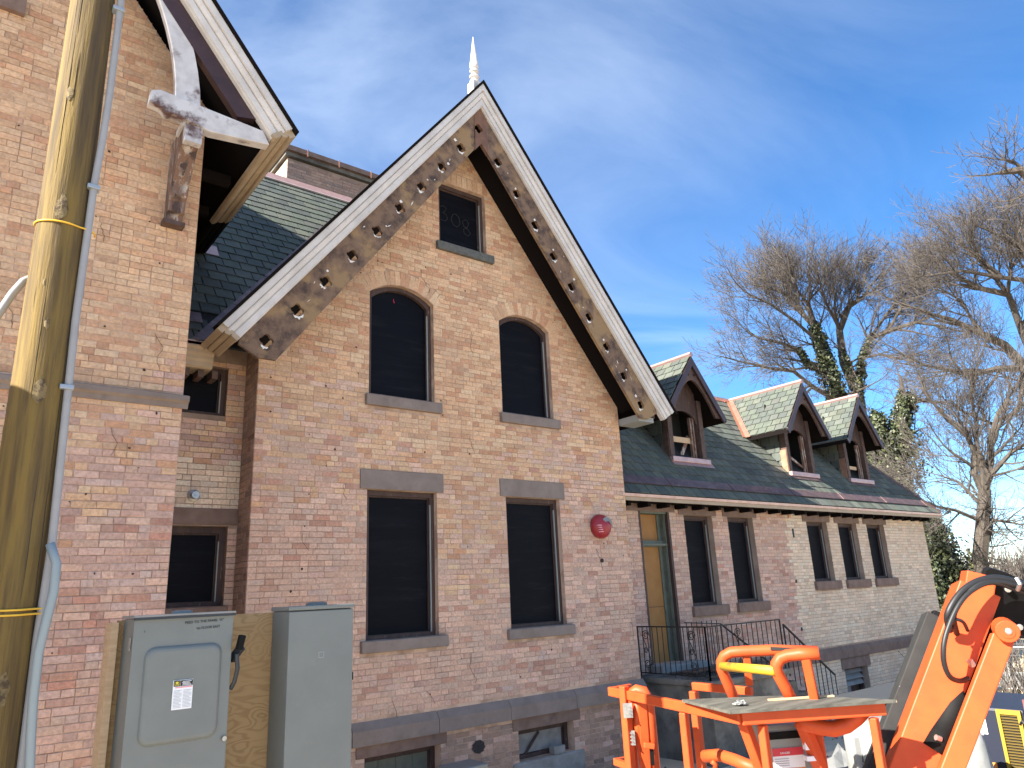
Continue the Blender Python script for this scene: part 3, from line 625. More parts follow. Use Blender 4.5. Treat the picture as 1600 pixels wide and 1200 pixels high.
# rafters seen in the dark soffit of the right slope
# eave boards under both ends of the rake
B().box(9.62, 10.02, RY + 0.1, GY, 2.86, 2.98).build('eave_board', M_GREYPL, house)
B().box(9.9, 10.06, RY + 0.1, GY - 0.2, 2.95, 3.1).build('eave_block', M_BROWNW, house)
EAVE = [(-0.02, -0.03), (-0.02, 0.085), (0.058, 0.085), (0.06, 0.045), (0.072, 0.045), (0.074, 0.06), (0.098, 0.058), (0.135, 0.04), (0.137, 0.018), (0.15, 0.018), (0.152, 0.032), (0.222, 0.032), (0.235, 0.015), (0.235, -0.03)]
def eave(parent, x, z, y0, y1, m, name='eave_moulding', mitre=0.0): # moulding along y hanging square to a right (+x) or left (-x) slope
    s = -1 if x < GX - 3 and parent is house else 1
    nin = (-s * SX, -CX); dn = (s * CX, -SX)
    f = lambda a, b: (nin[0] * a + dn[0] * b, 0, nin[1] * a + dn[1] * b)
    return B().sweep(EAVE, (x, y0, z), (x, y1, z), f, f).build(name, m, parent)
eave(house, 2.35, GZ - SLP * (GX - 2.35), RY - 0.055, 9.10, M_TAN)
# main eave in the recess, along x
me_ = B().sweep([(9.45, 3.18), (9.06, 3.18), (9.06, 3.13), (9.085, 3.10), (9.085, 3.06), (9.11, 3.03), (9.11, 2.99), (9.13, 2.96), (9.13, 2.90), (9.16, 2.88), (9.45, 2.88)], (1.8, 0, 0), (2.47, 0, 0), lambda a, b: (0, a, b), lambda a, b: (0, a, b))
me_.build('eave_moulding', M_TAN, house)
B().box(1.8, 2.40, 9.045, 9.12, 3.183, 3.20).build('drip_edge', M_COPPER, house)
for i in range(4): B().box(1.98 + i * 0.17, 2.05 + i * 0.17, 9.2, 9.44, 2.78, 2.878).build('rafter_tail', M_BROWNW, house)
# recess wall with two small windows
RYW = 9.45
R_UP = (2.16, 2.76, 2.37, 3.02); R_LO = (2.05, 2.88, 0.02, 0.97)
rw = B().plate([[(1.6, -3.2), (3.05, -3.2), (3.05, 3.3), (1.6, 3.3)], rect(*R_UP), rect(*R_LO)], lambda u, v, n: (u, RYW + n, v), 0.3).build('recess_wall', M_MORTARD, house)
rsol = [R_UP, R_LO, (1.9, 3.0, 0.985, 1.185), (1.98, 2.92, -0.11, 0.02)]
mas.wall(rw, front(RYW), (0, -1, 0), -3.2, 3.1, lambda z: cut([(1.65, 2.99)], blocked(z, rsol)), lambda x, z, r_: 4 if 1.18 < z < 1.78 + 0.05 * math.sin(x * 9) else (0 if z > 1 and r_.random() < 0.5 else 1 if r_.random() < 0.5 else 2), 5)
window(house, *R_UP, RYW, depth=0.12, fw=0.07)
window(house, *R_LO, RYW, depth=0.14, fw=0.08, sill=(1.98, 2.92, -0.11, 0.018), lintel=(1.9, 2.985, 0.985, 1.185), sm_=M_STONE, lm=M_STONE)
pipe = B().lathe((2.44, RYW - 0.01, 1.33), [(0.075, 0), (0.075, 0.015), (0.045, 0.03), (0.045, 0.10), (0.03, 0.10)], 12, (0, -1, 0)).build('pipe_flange', M_STEEL, house)
# main roof behind, copper ridge, valley and gutter band
MY0, MZ0, MS = 9.06, 3.18, 1.25; ml = math.hypot(1, MS); RIDGE = (13.40, MZ0 + MS * (13.40 - MY0))
mroof = B().sweep([(MY0, MZ0), (RIDGE[0], RIDGE[1]), (RIDGE[0] + 4.3, MZ0), (RIDGE[0] + 4.3, MZ0 - 0.2), (RIDGE[0], RIDGE[1] - 0.2), (9.5, MZ0 + 0.2), (MY0, MZ0 - 0.03)], (-3.0, 0, 0), (3.05, 0, 0), lambda a, b: (0, a, b), lambda a, b: (0, a, b)).build('main_roof', M_UNDER, house)
YB = 9.75; ZB = MZ0 + MS * (YB - MY0)
B().sweep([(YB, ZB), (RIDGE[0], RIDGE[1]), (RIDGE[0] + 4.3, MZ0), (RIDGE[0] + 4.3, MZ0 - 0.2), (RIDGE[0], RIDGE[1] - 0.2), (YB, ZB - 0.2)], (3.052, 0, 0), (9.6, 0, 0), lambda a, b: (0, a, b), lambda a, b: (0, a, b)).build('main_roof', M_UNDER, house)
B().plate([[(9.46, -3.2), (17.2, -3.2), (17.2, 3.4), (13.4, 8.4), (9.46, 3.4)]], lambda u, v, n: (9.30 + n, u, v), 0.3).build('side_wall', M_FARBRICK, house)
B().box(-3, 9.55, 17.0, 17.2, -3.2, 3.4).build('rear_wall', M_FARBRICK, house)
sla = Slating()
vdir = (0, 1 / ml, MS / ml); nmain = (0, -MS / ml, 1 / ml); vlen = (RIDGE[0] - MY0) * ml
def in_main(v):
    y = MY0 + v / ml; z = MZ0 + MS * (y - MY0); b = GX - (GZ - z) / SLP - 0.12
    return [(1.72, min(b, 6.2))] if not 0.42 < v < 0.66 and b > 1.8 and v < vlen - 0.10 else []
sla.plane(mroof, (0, MY0, MZ0), (1, 0, 0), vdir, nmain, 28, 0.246, 0.262, in_main, 4)
def on_main(x, v, h=0.03): return (x, MY0 + v / ml + nmain[1] * h, MZ0 + MS * v / ml + nmain[2] * h)
for i, (a, b) in enumerate(((1.7, 2.05), (2.05, 2.36))): B().ob(on_main(a, 0.42, 0.028), V((b - a - 0.004, 0, 0)), V(vdir) * 0.24, V(nmain) * 0.012).build('copper_band', M_COPPERD, house)
def vpt(x): z = GZ - SLP * (GX - x); return V((x, MY0 + (z - MZ0) / MS, z))
for k in range(6):
    p, q = vpt(2.34 + k * 0.65), vpt(2.34 + (k + 1) * 0.65 - 0.01); e = V((-0.75, 0.42, 0.525)).normalized() * 0.20
    B().ob(p + V(nmain) * 0.03, q - p, V((-0.165, 0, 0)), V(nmain) * 0.006).build('valley_flashing', M_COPPERD, house)
B().ob(on_main(-2.9, vlen - 0.34, 0.03), V((9.2, 0, 0)), V(vdir) * 0.33, V(nmain) * 0.02).build('ridge_flashing', M_COPPERP, house)
B().ob(on_main(-2.9, vlen - 0.36, 0.028), V((9.2, 0, 0)), V(vdir) * 0.03, V(nmain) * 0.035).build('ridge_drip', mat('bright_copper', (0.85, 0.66, 0.6), 0.35, metal=0.7), house)
B().ob(on_main(2.42, 1.20 + 1.28, 0.03), V((0.42, 0, 0)), V(vdir) * 0.30, V(nmain) * 0.01).build('step_flashing', M_COPPERP, house)
# finial
fin = B().box(6.20, 6.38, 8.46, 8.64, 8.0, 8.47).build('finial', M_WHITE, house); bevel(fin, 0.008)
B().lathe((6.29, 8.55, 8.47), [(a_, h_ * 0.87) for a_, h_ in [(0.05, 0), (0.085, 0.02), (0.085, 0.05), (0.045, 0.08), (0.05, 0.10), (0.085, 0.13), (0.085, 0.17), (0.045, 0.21), (0.05, 0.23), (0.08, 0.26), (0.08, 0.30), (0.05, 0.33), (0.075, 0.36), (0.08, 0.41), (0.062, 0.55), (0.005, 1.12)]], 14).build('spire', M_WHITE, fin)
# chimney behind the ridge
ch = B().box(4.97, 7.15, 13.75, 14.75, 6.5, 9.38).build('chimney', M_MORTARD, house)
chm = Masonry(); shade_front = lambda x, z, r_: 3  # dark bricks in front, pale on the sunward face: sunlight put into colour
chm.wall(ch, front(13.75), (0, -1, 0), 8.4, 9.40, lambda z: [(4.97, 7.15)], shade_front, 6)
chm.wall(ch, lambda u, v, n: (4.97 - n, 14.75 - u, v), (-1, 0, 0), 8.4, 9.40, lambda z: [(0.0, 1.0)], lambda x, z, r_: 4, 7)
chm.finish(0)
B().box(4.90, 7.22, 13.68, 14.82, 9.41, 9.50).build('chimney_cap', M_CONC, ch); B().box(4.82, 7.30, 13.60, 14.90, 9.503, 9.62).build('chimney_cap', M_STONE, ch)
for x in (5.35, 6.1, 6.9): B().box(x, x + 0.025, 13.585, 13.60, 9.46, 9.64).build('cap_clip', M_COPPER, ch)
sla.finish(); mas.finish(295 - 40)

# ================================================================== LEFT HOUSE
lh = thing('corner_house', 'taller buff brick house at left edge with deep overhanging bracketed gable', 'house', (-1.4, 7.85, -2.7))
LX, LZ, LY = -1.40, 5.20 + SLP * 3.98, 7.15
lw_top = lambda x: LZ - 0.50 - SLP * abs(x - LX)
lw = B().plate([[(-4.65, -3.2), (1.85, -3.2), (1.85, lw_top(1.85)), (LX, lw_top(LX)), (-4.65, lw_top(-4.65))]], lambda u, v, n: (u, 7.85 + n, v), 0.3).build('wall', M_MORTAR, lh)
B().box(1.5, 1.847, 8.152, 10.6, -3.2, 5.6).build('side_wall', M_FARBRICK, lh); B().box(-4.65, -4.35, 8.152, 15, -3.2, 5.6).build('side_wall', M_FARBRICK, lh)
B().plate([[(-4.65, -3.2), (-0.75, -3.2), (-0.75, lw_top(-0.75)), (LX, lw_top(LX)), (-4.65, lw_top(-4.65))]], lambda u, v, n: (u, 7.842 + n, v), 0.007).build('far_wall', M_FARBRICK, lh)
lmas = Masonry()
def lpal(x, z, r_):
    k = z + 0.5 * math.sin(x * 2.1) + r_.uniform(-0.8, 0.8)
    return 0 if k > 1.75 else (2 if r_.random() < 0.72 else 1)
lmas.wall(lw, front(7.85), (0, -1, 0), -3.2, 8.6, lambda z: ([] if 2.0 < z < 2.16 else [(-0.72, min(1.85, LX + (LZ - 0.5 - z) / SLP - 0.01))] if LX + (LZ - 0.5 - z) / SLP > -0.5 else []), lpal, 8, jit=0.0015)
lmas.finish()
pocks(lw, 7.85, -0.3, 1.8, -0.5, 5.0, 40, 6, [])
B().sweep([(0.0, 2.00), (0.025, 2.00), (0.035, 2.05), (0.075, 2.075), (0.075, 2.125), (0.0, 2.15)], (-4.65, 7.85, 0), (1.90, 7.85, 0), lambda a, b: (0, -a, b), lambda a, b: (0, -a, b)).build('string_course', M_STONEG, lh)
sb = V((0.001, 7.850, 5.988)); B().box(sb.x - 1.2, sb.x, 7.78, 7.95, sb.z - 0.02, sb.z + 0.16).build('sill', M_STONE, lh)
rake(lh, LX, LZ, LY, 2.58, 1, M_WHITE); rake(lh, LX, LZ, LY, -5.38, -1, M_WHITE)
for xl, sg in ((2.62, 1), (-5.42, -1)): rake(lh, LX, LZ, LY, xl, sg, M_DARKW, EDGE, 'roof_edge')
for sgn in (-1, 1):
    e = LX + sgn * 4.03; ze = LZ - SLP * 4.03; k = 0.14 / CX
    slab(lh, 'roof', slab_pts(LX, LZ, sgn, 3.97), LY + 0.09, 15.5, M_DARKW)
eave(lh, 2.58, 5.20, LY - 0.055, 9.45, M_TAN); eave(lh, 2.58, 5.20, 9.455, 10.6, M_DARKW)  # rear length black: unpainted, with shade put into its colour
for i in range(2): B().box(1.86, 2.30, 8.3 + i * 0.9, 8.4 + i * 0.9, 5.02, 5.14).build('rafter_tail', M_DARKW, lh)
# timber brace: tie beam, curved rib, rafter, corbel bracket
def lr(x, s): return LZ - SLP * (x - LX) - s / CX
fr_l = lambda y: (lambda u, v, n: (u, y + n, v))
bevel(B().plate([[(1.13, 5.02), (1.14, 5.16), (1.22, 5.20), (2.30, 5.13), (2.38, 4.98), (1.75, 4.90), (1.36, 4.97), (1.30, 4.95), (1.25, 5.0)]], fr_l(LY + 0.02), 0.13).build('tie_beam', M_PRIMER, lh), 0.008)
rib = []
for i in range(9): t = i / 8; rib.append((1.38 - 0.05 * t - 0.50 * t * t, 5.17 + 1.75 * t))
rib2 = [(x + 0.255 - 0.05 * i / 8, z) for i, (x, z) in enumerate(rib)]
bevel(B().plate([rib + rib2[::-1]], fr_l(LY + 0.06), 0.09).build('curved_rib', M_PRIMER, lh), 0.006)
x0 = 2.22; B().plate([[(x0, lr(x0, 0.245)), (0.2, lr(0.2, 0.245)), (0.2, lr(0.2, 0.43)), (x0 - 0.20, lr(x0 - 0.2, 0.43))]], fr_l(LY + 0.05), 0.10).build('rafter', M_PURPLE, lh)
cb = B().plate([[(7.85, 4.05), (7.75, 4.05), (7.73, 4.12), (7.68, 4.13), (7.66, 4.25), (7.60, 4.30), (7.58, 4.40), (7.36, 4.72), (7.30, 4.75), (7.28, 4.90), (7.20, 4.92), (7.20, 5.0), (7.85, 5.0)]], lambda u, v, n: (1.50 + n, u, v), 0.17).build('corbel', M_STRIPPED, lh); bevel(cb, 0.006)
B().box(1.475, 1.695, 7.72, 7.845, 4.00, 4.048).build('corbel_foot', M_BROWNW, cb); B().box(1.475, 1.695, 7.22, 7.50, 4.92, 4.985).build('corbel_cap', M_PRIMER, cb)
B().box(1.50, 1.67, 7.19, 7.28, 4.72, 4.918).build('corbel_face', M_PRIMER, cb)

# ================================================================== WING with dormers
wing = thing('brick_wing', 'low brick wing with green slate roof and three small dormers', 'house', (16, 9.45, -2.7))
WY = 9.45; WS = 1.25; EY, EZ = 9.10, 1.66; XE = 22.30
wsl = math.hypot(1, WS); wv = V((0, 1 / wsl, WS / wsl)); wn_ = V((0, -WS / wsl, 1 / wsl))
RGY = 11.65; RGZ = EZ + WS * (RGY - EY)
DOOR = (10.45, 11.28, -1.33, 1.40)
WW = [(11.72, 12.62, -0.39, 1.36), (13.14, 14.04, -0.38, 1.36), (16.17, 17.08, -0.04, 1.34), (17.58, 18.50, -0.04, 1.33), (19.00, 19.94, -0.04, 1.33)]
WB = (16.83, 17.88, -3.0, -2.0)
wloops = [[(9.3, -3.6), (XE, -3.6), (XE, 1.75), (9.3, 1.75)], rect(*DOOR)] + [rect(*q) for q in WW] + [rect(*WB)]
ww = B().plate(wloops, lambda u, v, n: (u, WY + n, v), 0.32).build('wall', mat('wing_mortar', (0.30, 0.215, 0.16), 0.95, var=(0.40, 0.30, 0.23), scale=3), wing)
WTW = (-1.76, -1.50)
wsolid = [DOOR, WB, (16.72, 18.03, -2.0, -1.772)] + WW + [(a - 0.16, b + 0.14, d, 1.64) for a, b, c, d in WW] + [(9.95, 11.46, 1.40, 1.64)] + [(a - 0.05, b + 0.16, c - 0.2, c) for a, b, c, d in WW]
def wspans(z):
    if WTW[0] - 0.02 < z < WTW[1] + 0.02: return []
    return cut([(9.62, XE)], blocked(z, wsolid))
def wpal(x, z, r_):
    if x > 15.33 + 0.06 * math.sin(z * 40): return 4
    k = z + r_.uniform(-1, 1); return 1 if k > 0.4 else 2
wmas = Masonry(); wmas.wall(ww, front(WY), (0, -1, 0), -3.4, 1.70, wspans, wpal, 12); wmas.finish()
B().box(XE - 0.3, XE - 0.002, WY + 0.322, 14.2, -3.6, 1.75).build('end_wall', M_FARBRICK, wing); B().box(9.6, XE - 0.31, 13.9, 14.2, -3.6, 1.75).build('rear_wall', M_FARBRICK, wing)
for a, b, c, d in WW: window(wing, a, b, c, d, WY, fw=0.07, depth=0.17, sill=(a - 0.05, b + 0.16, c - 0.19, c - 0.002), lintel=(a - 0.16, b + 0.14, d + 0.002, 1.60), sm_=M_STONE, lm=M_STONE)
bwf = window(wing, *WB, WY, lintel=(16.72, 18.03, -1.998, -1.772), lm=M_STONE, screen=False, depth=0.2)
B().box(16.9, 17.4, WY + 0.23, WY + 0.25, -3.0, -2.07).build('board', M_WHITEPL, bwf); B().box(17.4, 17.82, WY + 0.26, WY + 0.28, -3.0, -2.07).build('board', M_BROWNW, bwf)
for k in range(3): B().ob((16.92, WY + 0.10, -2.12 - k * 0.13), V((0.9, 0, 0)), V((0, 0.08, 0.10)), V((0, 0.01, -0.01))).build('louvre', M_WHITEPL, bwf)
for a, b in ((9.9, 11.6), (11.6, 13.3), (13.3, 15.1), (15.1, 17.0), (17.0, 19.0), (19.0, 20.7), (20.7, XE + 0.05)):
    B().sweep([(0.0, WTW[0]), (0.06, WTW[0]), (0.06, WTW[1] - 0.08), (0.0, WTW[1])], (a + 0.004, WY, 0), (b - 0.004, WY, 0), lambda p, q: (0, -p, q), lambda p, q: (0, -p, q)).build('water_table_stone', M_STONE, wing)
B().box(15.42, 15.50, WY - 0.04, WY + 0.02, 1.38, 1.62).build('copper_scupper', M_COPPER, wing)
for x, z in ((15.52, 0.95), (15.35, -0.05), (15.29, -1.06)): B().box(x, x + 0.055, WY - 0.016, WY, z, z + (0.2 if z > 0.5 else 0.07)).build('wall_pocket', M_INK, wing)
# doorway: deep green panelled jamb, ochre board, transom bar
dr = B().box(10.452, 11.14, WY + 0.19, WY + 0.22, -1.33, 0.74).build('door', M_OCHRE, wing)
B().box(10.452, 11.14, WY + 0.19, WY + 0.22, 0.86, 1.36).build('transom_board', M_OCHRE, dr)
B().box(10.452, 11.14, WY + 0.184, WY + 0.19, -0.36, -0.35).build('board_seam', M_FRAME, dr)
B().box(10.452, 11.278, WY + 0.12, WY + 0.18, 0.74, 0.86).build('transom_bar', M_GREEN, dr); B().box(10.452, 11.278, WY + 0.05, WY + 0.18, 0.76, 0.80).build('transom_bar', M_GREEN, dr)
jb = B().box(11.19, 11.277, WY + 0.06, WY + 0.22, -1.33, 1.36).build('jamb', M_GREEN, dr)
for z0, z1 in ((-1.2, -0.72), (-0.6, -0.22), (-0.08, 0.62), (0.95, 1.25)):
    B().plate([rect(WY + 0.075, WY + 0.16, z0, z1), rect(WY + 0.09, WY + 0.145, z0 + 0.035, z1 - 0.035)], lambda u, v, n: (11.19 - n, u, v), 0.014).build('jamb_panel', M_GREEN, dr)
B().box(11.10, 11.19, WY + 0.165, WY + 0.188, -1.33, 1.36).build('door_stop', M_GREEN, dr)
B().box(11.22, 11.277, WY - 0.012, WY + 0.058, -1.33, 1.39).build('door_casing', M_FRAME, dr); B().box(10.40, 10.448, WY - 0.012, WY + 0.05, -1.33, 1.42).build('door_casing', M_FRAME, dr)
B().box(10.45, 11.28, WY + 0.02, WY + 0.19, 1.362, 1.398).build('door_head', M_GREEN, dr); B().box(9.97, 11.44, WY - 0.02, WY + 0.1, 1.402, 1.62).build('lintel', M_STONE, dr)
B().box(10.45, 11.28, WY + 0.23, WY + 0.25, -1.33, 1.4).build('dark_backing', M_INK, dr)
# ---- roof
hipx = XE + 0.45; rx = hipx - (RGY - EY)
roof = B(); RB = EY + 2 * (RGY - EY)
roof.add([(9.35, EY, EZ), (hipx, EY, EZ), (rx, RGY, RGZ), (9.35, RGY, RGZ), (9.35, RB, EZ), (hipx, RB, EZ)] + [(9.35, EY, EZ - 0.10), (hipx, EY, EZ - 0.10), (hipx, RB, EZ - 0.10), (9.35, RB, EZ - 0.10)],
         [(0, 1, 2, 3), (1, 5, 2), (5, 4, 3, 2), (0, 6, 7, 1), (1, 7, 8, 5), (5, 8, 9, 4), (6, 9, 8, 7), (0, 3, 4, 9, 6)])
wr = roof.build('roof', M_UNDER, wing)
def wp(x, v, h=0.03): return V((x, EY, EZ)) + wv * v + wn_ * h
WL = (RGY - EY) * wsl
DC = [(12.55, 9.80), (16.90, 9.76), (19.72, 9.76)]; DHW = 0.60; DAZ = 4.84; DES = 1.30; DEH = 1.00; DEZ = DAZ - DES * DEH
ws = Slating()
def in_wing(v):
    y = EY + v / wsl; z = EZ + WS * (y - EY)
    if v > WL - 0.05 or 0.27 < v < 0.44: return []
    bl = []
    for c, fy in DC:
        if z > DEZ - 0.02: hw = (DAZ - z) / DES + 0.05; bl.append((c - hw, c + hw))
        elif y > fy + 0.03: bl.append((c - DHW, c + DHW))
    return cut([(9.62, hipx - (y - EY) - 0.02)], bl)
ws.plane(wr, (0, EY, EZ), (1, 0, 0), wv, wn_, 19, 0.222, 0.27, in_wing, 15)
a = 9.63
for b in (11.2, 13.2, 15.5, 17.7, 19.9, 22.28):
    B().ob(wp(a, 0.255, 0.03), V((b - a - 0.006, 0, 0)), wv * 0.215, wn_ * 0.014).build('copper_band', M_COPPERD, wing)
    B().ob(wp(b - 0.02, 0.25, 0.044), V((0.03, 0, 0)), wv * 0.23, wn_ * 0.01).build('band_seam', M_COPPERD, wing); a = b
B().box(9.62, hipx + 0.02, EY - 0.035, EY + 0.03, EZ - 0.06, EZ - 0.005).build('drip_edge', M_COPPER, wing)
B().box(9.62, hipx, EY - 0.012, EY + 0.02, EZ - 0.13, EZ - 0.062).build('fascia', M_TAN, wing)
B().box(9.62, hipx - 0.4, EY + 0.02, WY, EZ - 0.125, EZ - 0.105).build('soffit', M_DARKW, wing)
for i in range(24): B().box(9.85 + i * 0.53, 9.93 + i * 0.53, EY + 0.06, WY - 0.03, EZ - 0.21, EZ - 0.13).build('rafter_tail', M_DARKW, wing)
B().tube([(9.4, RGY, RGZ + 0.02), (rx, RGY, RGZ + 0.02)], 0.075, 8).build('ridge_cap', M_COPPERP, wing)
B().tube([(rx, RGY, RGZ + 0.02), (hipx, EY, EZ + 0.02)], 0.055, 6).build('hip_cap', M_COPPERD, wing)
# ---- dormers
def dormer(c, fy, k):
    y0 = fy - 0.36                                   # front edge of the little roof
    rl = lambda x: DAZ - DES * abs(x - c)
    d = B()
    for s in (-1, 1):                                # roof slabs
        e = c + s * DEH; t = 0.10
        yb = EY + (DEZ - EZ) / WS + 0.1; yr = EY + (DAZ - EZ) / WS + 0.1
        d.add([(c, y0, DAZ), (e, y0, DEZ), (e, yb, DEZ), (c, yr, DAZ), (c, y0, DAZ - t), (e, y0, DEZ - t), (e, yb, DEZ - t), (c, yr, DAZ - t)],
              [(0, 1, 2, 3), (4, 7, 6, 5), (0, 4, 5, 1), (1, 5, 6, 2), (2, 6, 7, 3), (3, 7, 4, 0)])
    D_o = d.build('dormer', M_DARKW, wing)
    sl_ = math.hypot(1, DES)
    u = V((0, 1, 0)); v = V((1 / sl_, 0, DES / sl_)); n = V((-DES / sl_, 0, 1 / sl_)); O = V((c - DEH, y0, DEZ))
    def ins(vv):
        z = DEZ + vv * DES / sl_; return [(0.0, (EY + (z - EZ) / WS) - y0 - 0.12)] if vv < DEH * sl_ - 0.03 else []
    ws.plane(D_o, O, u, v, n, 8, 0.205, 0.245, ins, 30 + k)
    B().ob(O + v * 0.0 - V((0, 0.01, 0)) - n * 0.09, u * ((EY + (DEZ - EZ) / WS) - y0 - 0.05), v * 0.03, n * 0.10).build('eave_edge', mat('grey_edge', (0.16, 0.165, 0.15), 0.7), D_o)
    # ridge cap and copper valley
    B().tube([(c, y0 - 0.02, DAZ + 0.025), (c, EY + (DAZ - EZ) / WS, DAZ + 0.025)], 0.06, 6).build('ridge_cap', M_COPPERP, D_o)
    p = V((c, EY + (DAZ - EZ) / WS, DAZ)); q = V((c - DEH - 0.02, EY + (DEZ - 0.03 - EZ) / WS, DEZ - 0.03))
    B().ob(p + n * 0.025, q - p, V((0, -0.17, 0)), n * 0.012).build('valley_flashing', M_COPPER, D_o)
    B().ob(p + wn_ * 0.03, q - p, V((-0.13, 0, 0)), wn_ * 0.012).build('valley_flashing', M_COPPER, D_o)
    # front: posts, arched barge, frames
    for s in (-1, 1):
        x = c + s * DHW; x0_, x1_ = (x, x + 0.14) if s < 0 else (x - 0.14, x)
        bevel(B().box(x0_, x1_, fy - 0.02, fy + 0.14, EZ + WS * (fy - EY) - 0.05, rl(x) - 0.10).build('post', M_BROWNW, D_o), 0.008)
        B().box(x + (-0.02 if s < 0 else 0.004), x + (-0.004 if s < 0 else 0.02), fy + 0.0, fy + 0.17, EZ + WS * (fy - EY), 3.12).build('corner_flashing', M_COPPER if k else M_BROWNW, D_o)
        # cheek wall
        zz = lambda y: EZ + WS * (y - EY); ye = EY + (rl(x) - 0.1 - EZ) / WS
        B().plate([[(fy + 0.142, zz(fy + 0.142)), (ye, rl(x) - 0.1), (fy + 0.142, rl(x) - 0.1)]], lambda a_, b_, n_: (x - s * n_, a_, b_), 0.05).build('cheek', M_UNDER, D_o)
        if s < 0:
            ws.plane(D_o, (x, fy + 0.142, zz(fy + 0.142)), (0, 1, 0), (0, 0, 1), (-1, 0, 0), 5, 0.21, 0.25, lambda b_: [(0.0, b_ / WS)] if zz(fy + 0.142) + b_ < rl(x) - 0.05 else [], 50 + k)
        # rake boards
        P, Q = V((c, y0 - 0.01, DAZ - 0.02)), V((c + s * (DEH + 0.01), y0 - 0.01, DEZ - 0.035))
        dirr = (Q - P).normalized(); nn_ = V((-s * DES / sl_, 0, -1 / sl_))
        B().add([P, Q, Q + nn_ * 0.13, P - V((0, 0, 0.13 * sl_))] + [a_ + V((0, 0.04, 0)) for a_ in (P, Q, Q + nn_ * 0.13, P - V((0, 0, 0.13 * sl_)))], [(0, 1, 2, 3), (4, 7, 6, 5), (0, 4, 5, 1), (1, 5, 6, 2), (2, 6, 7, 3), (3, 7, 4, 0)]).build('rake_board', M_PURPLE, D_o)
    # arched barge panel set behind the rake boards
    outl = [(c - 0.93, rl(c - 0.93) - 0.10), (c, DAZ - 0.13), (c + 0.93, rl(c + 0.93) - 0.10), (c + 0.80, DEZ - 0.05)]
    arcp = []
    for i in range(13):
        t = -1 + 2 * i / 12; xx = 0.70 * t; arcp.append((c + xx, DEZ - 0.02 + 0.78 * (1 - abs(t) ** 1.7)))
    outl = outl[:3] + [(c + 0.82, DEZ - 0.02)] + arcp[::-1] + [(c - 0.82, DEZ - 0.02)]
    holes = [quatre(c - 0.10, DAZ - 0.42, 0.028, 0.012, 12), quatre(c + 0.10, DAZ - 0.42, 0.028, 0.012, 12)]
    B().plate([outl] + holes, lambda a_, b_, n_: (a_, y0 + 0.05 + n_, b_), 0.05).build('arched_barge', M_BROWNW, D_o)
    # gable infill with arched window head
    top = [(c - DHW + 0.14, 3.42), (c - DHW + 0.14, rl(c - DHW + 0.14) - 0.13), (c, DAZ - 0.16), (c + DHW - 0.14, rl(c + DHW - 0.14) - 0.13), (c + DHW - 0.14, 3.42)]
    ah = [(c + 0.42 * math.cos(t), 3.42 + 0.26 * math.sin(t)) for t in [math.pi * i / 10 for i in range(1, 10)]]
    B().plate([top + [(c + 0.42, 3.42)] + ah + [(c - 0.42, 3.42)]], lambda a_, b_, n_: (a_, fy + 0.03 + n_, b_), 0.05).build('gable_infill', M_FRAME, D_o)
    zs_ = EZ + WS * (fy - EY) + 0.05
    for xx, m_ in ((c + 0.33, M_STRIPPED), (c + 0.24, M_STRIPPED)): B().box(xx, xx + 0.045, fy + 0.06, fy + 0.12, zs_, 3.56).build('sash_stile', m_, D_o)
    if k == 0:
        B().box(c - 0.46, c + 0.25, fy + 0.10, fy + 0.13, 2.98, 3.10).build('loose_board', M_WOODNEW, D_o)
        B().bar((c - 0.12, fy + 0.16, zs_), (c + 0.25, fy + 0.16, 3.15), 0.03, 0.09).build('loose_board', M_STRIPPED, D_o)
    elif k == 1: B().bar((c - 0.44, fy + 0.12, 3.05), (c + 0.24, fy + 0.12, 2.75), 0.03, 0.05).build('loose_board', M_STRIPPED, D_o)
    else: B().box(c - 0.46, c + 0.2, fy + 0.13, fy + 0.16, 2.86, 2.95).build('loose_board', M_WOODNEW, D_o)
    B().box(c - DHW + 0.14, c + DHW - 0.14, fy + 0.5, fy + 0.52, zs_, 4.4).build('interior_shade_sheet', M_INK, D_o)  # black sheet standing in for the shaded space behind
    bevel(B().box(c - DHW - 0.02, c + DHW + 0.04, fy - 0.09, fy + 0.04, zs_ - 0.075, zs_ + 0.035).build('sill', M_COPPERP, D_o), 0.01)
    B().ob(wp(c - DHW - 0.05, (fy - EY) * wsl - 0.16, 0.03), V((2 * DHW + 0.16, 0, 0)), wv * 0.12, wn_ * 0.008).build('apron_flashing', M_COPPERP if k == 0 else M_COPPERD, D_o)
for k, (c, fy) in enumerate(DC): dormer(c, fy, k)
ws.finish()

# ================================================================== entrance landing, railing, steps
ld = thing('entrance_landing', 'stained concrete landing under the boarded doorway, littered with debris', 'landing', (10.9, 8.6, -2.7))
bevel(B().box(9.95, 12.1, 7.86, WY - 0.07, -3.0, -1.56).build('block', M_CONC, ld), 0.015)
bevel(B().box(9.90, 12.15, 7.80, WY - 0.065, -1.558, -1.46).build('top_slab', M_CONC, ld), 0.02)
bevel(B().box(10.3, 11.6, 9.1, WY + 0.05, -1.457, -1.335).build('door_step', M_CONCL, ld), 0.015)
for i in range(5): bevel(B().box(12.152 + i * 0.28, 12.432 + i * 0.28, 7.9, WY - 0.07, -3.0, -1.70 - i * 0.2).build('step', M_CONC, ld), 0.015)
for i in range(5):
    a = rng.uniform(-0.3, 0.2); x = 10.1 + rng.uniform(0, .3); y = 8.9 - i * 0.2
    tag(B().bar((x, y, -1.43 + 0.02 * i), (x + 1.3, y + a, -1.40 + 0.02 * i), 0.10, 0.025).build('broken_plank', M_WOODOLD), f'{["shortest","narrow","splintered","dark","outermost"][i]} broken brown plank lying on the concrete landing', 'plank', 'planks on the landing')
rb = B()
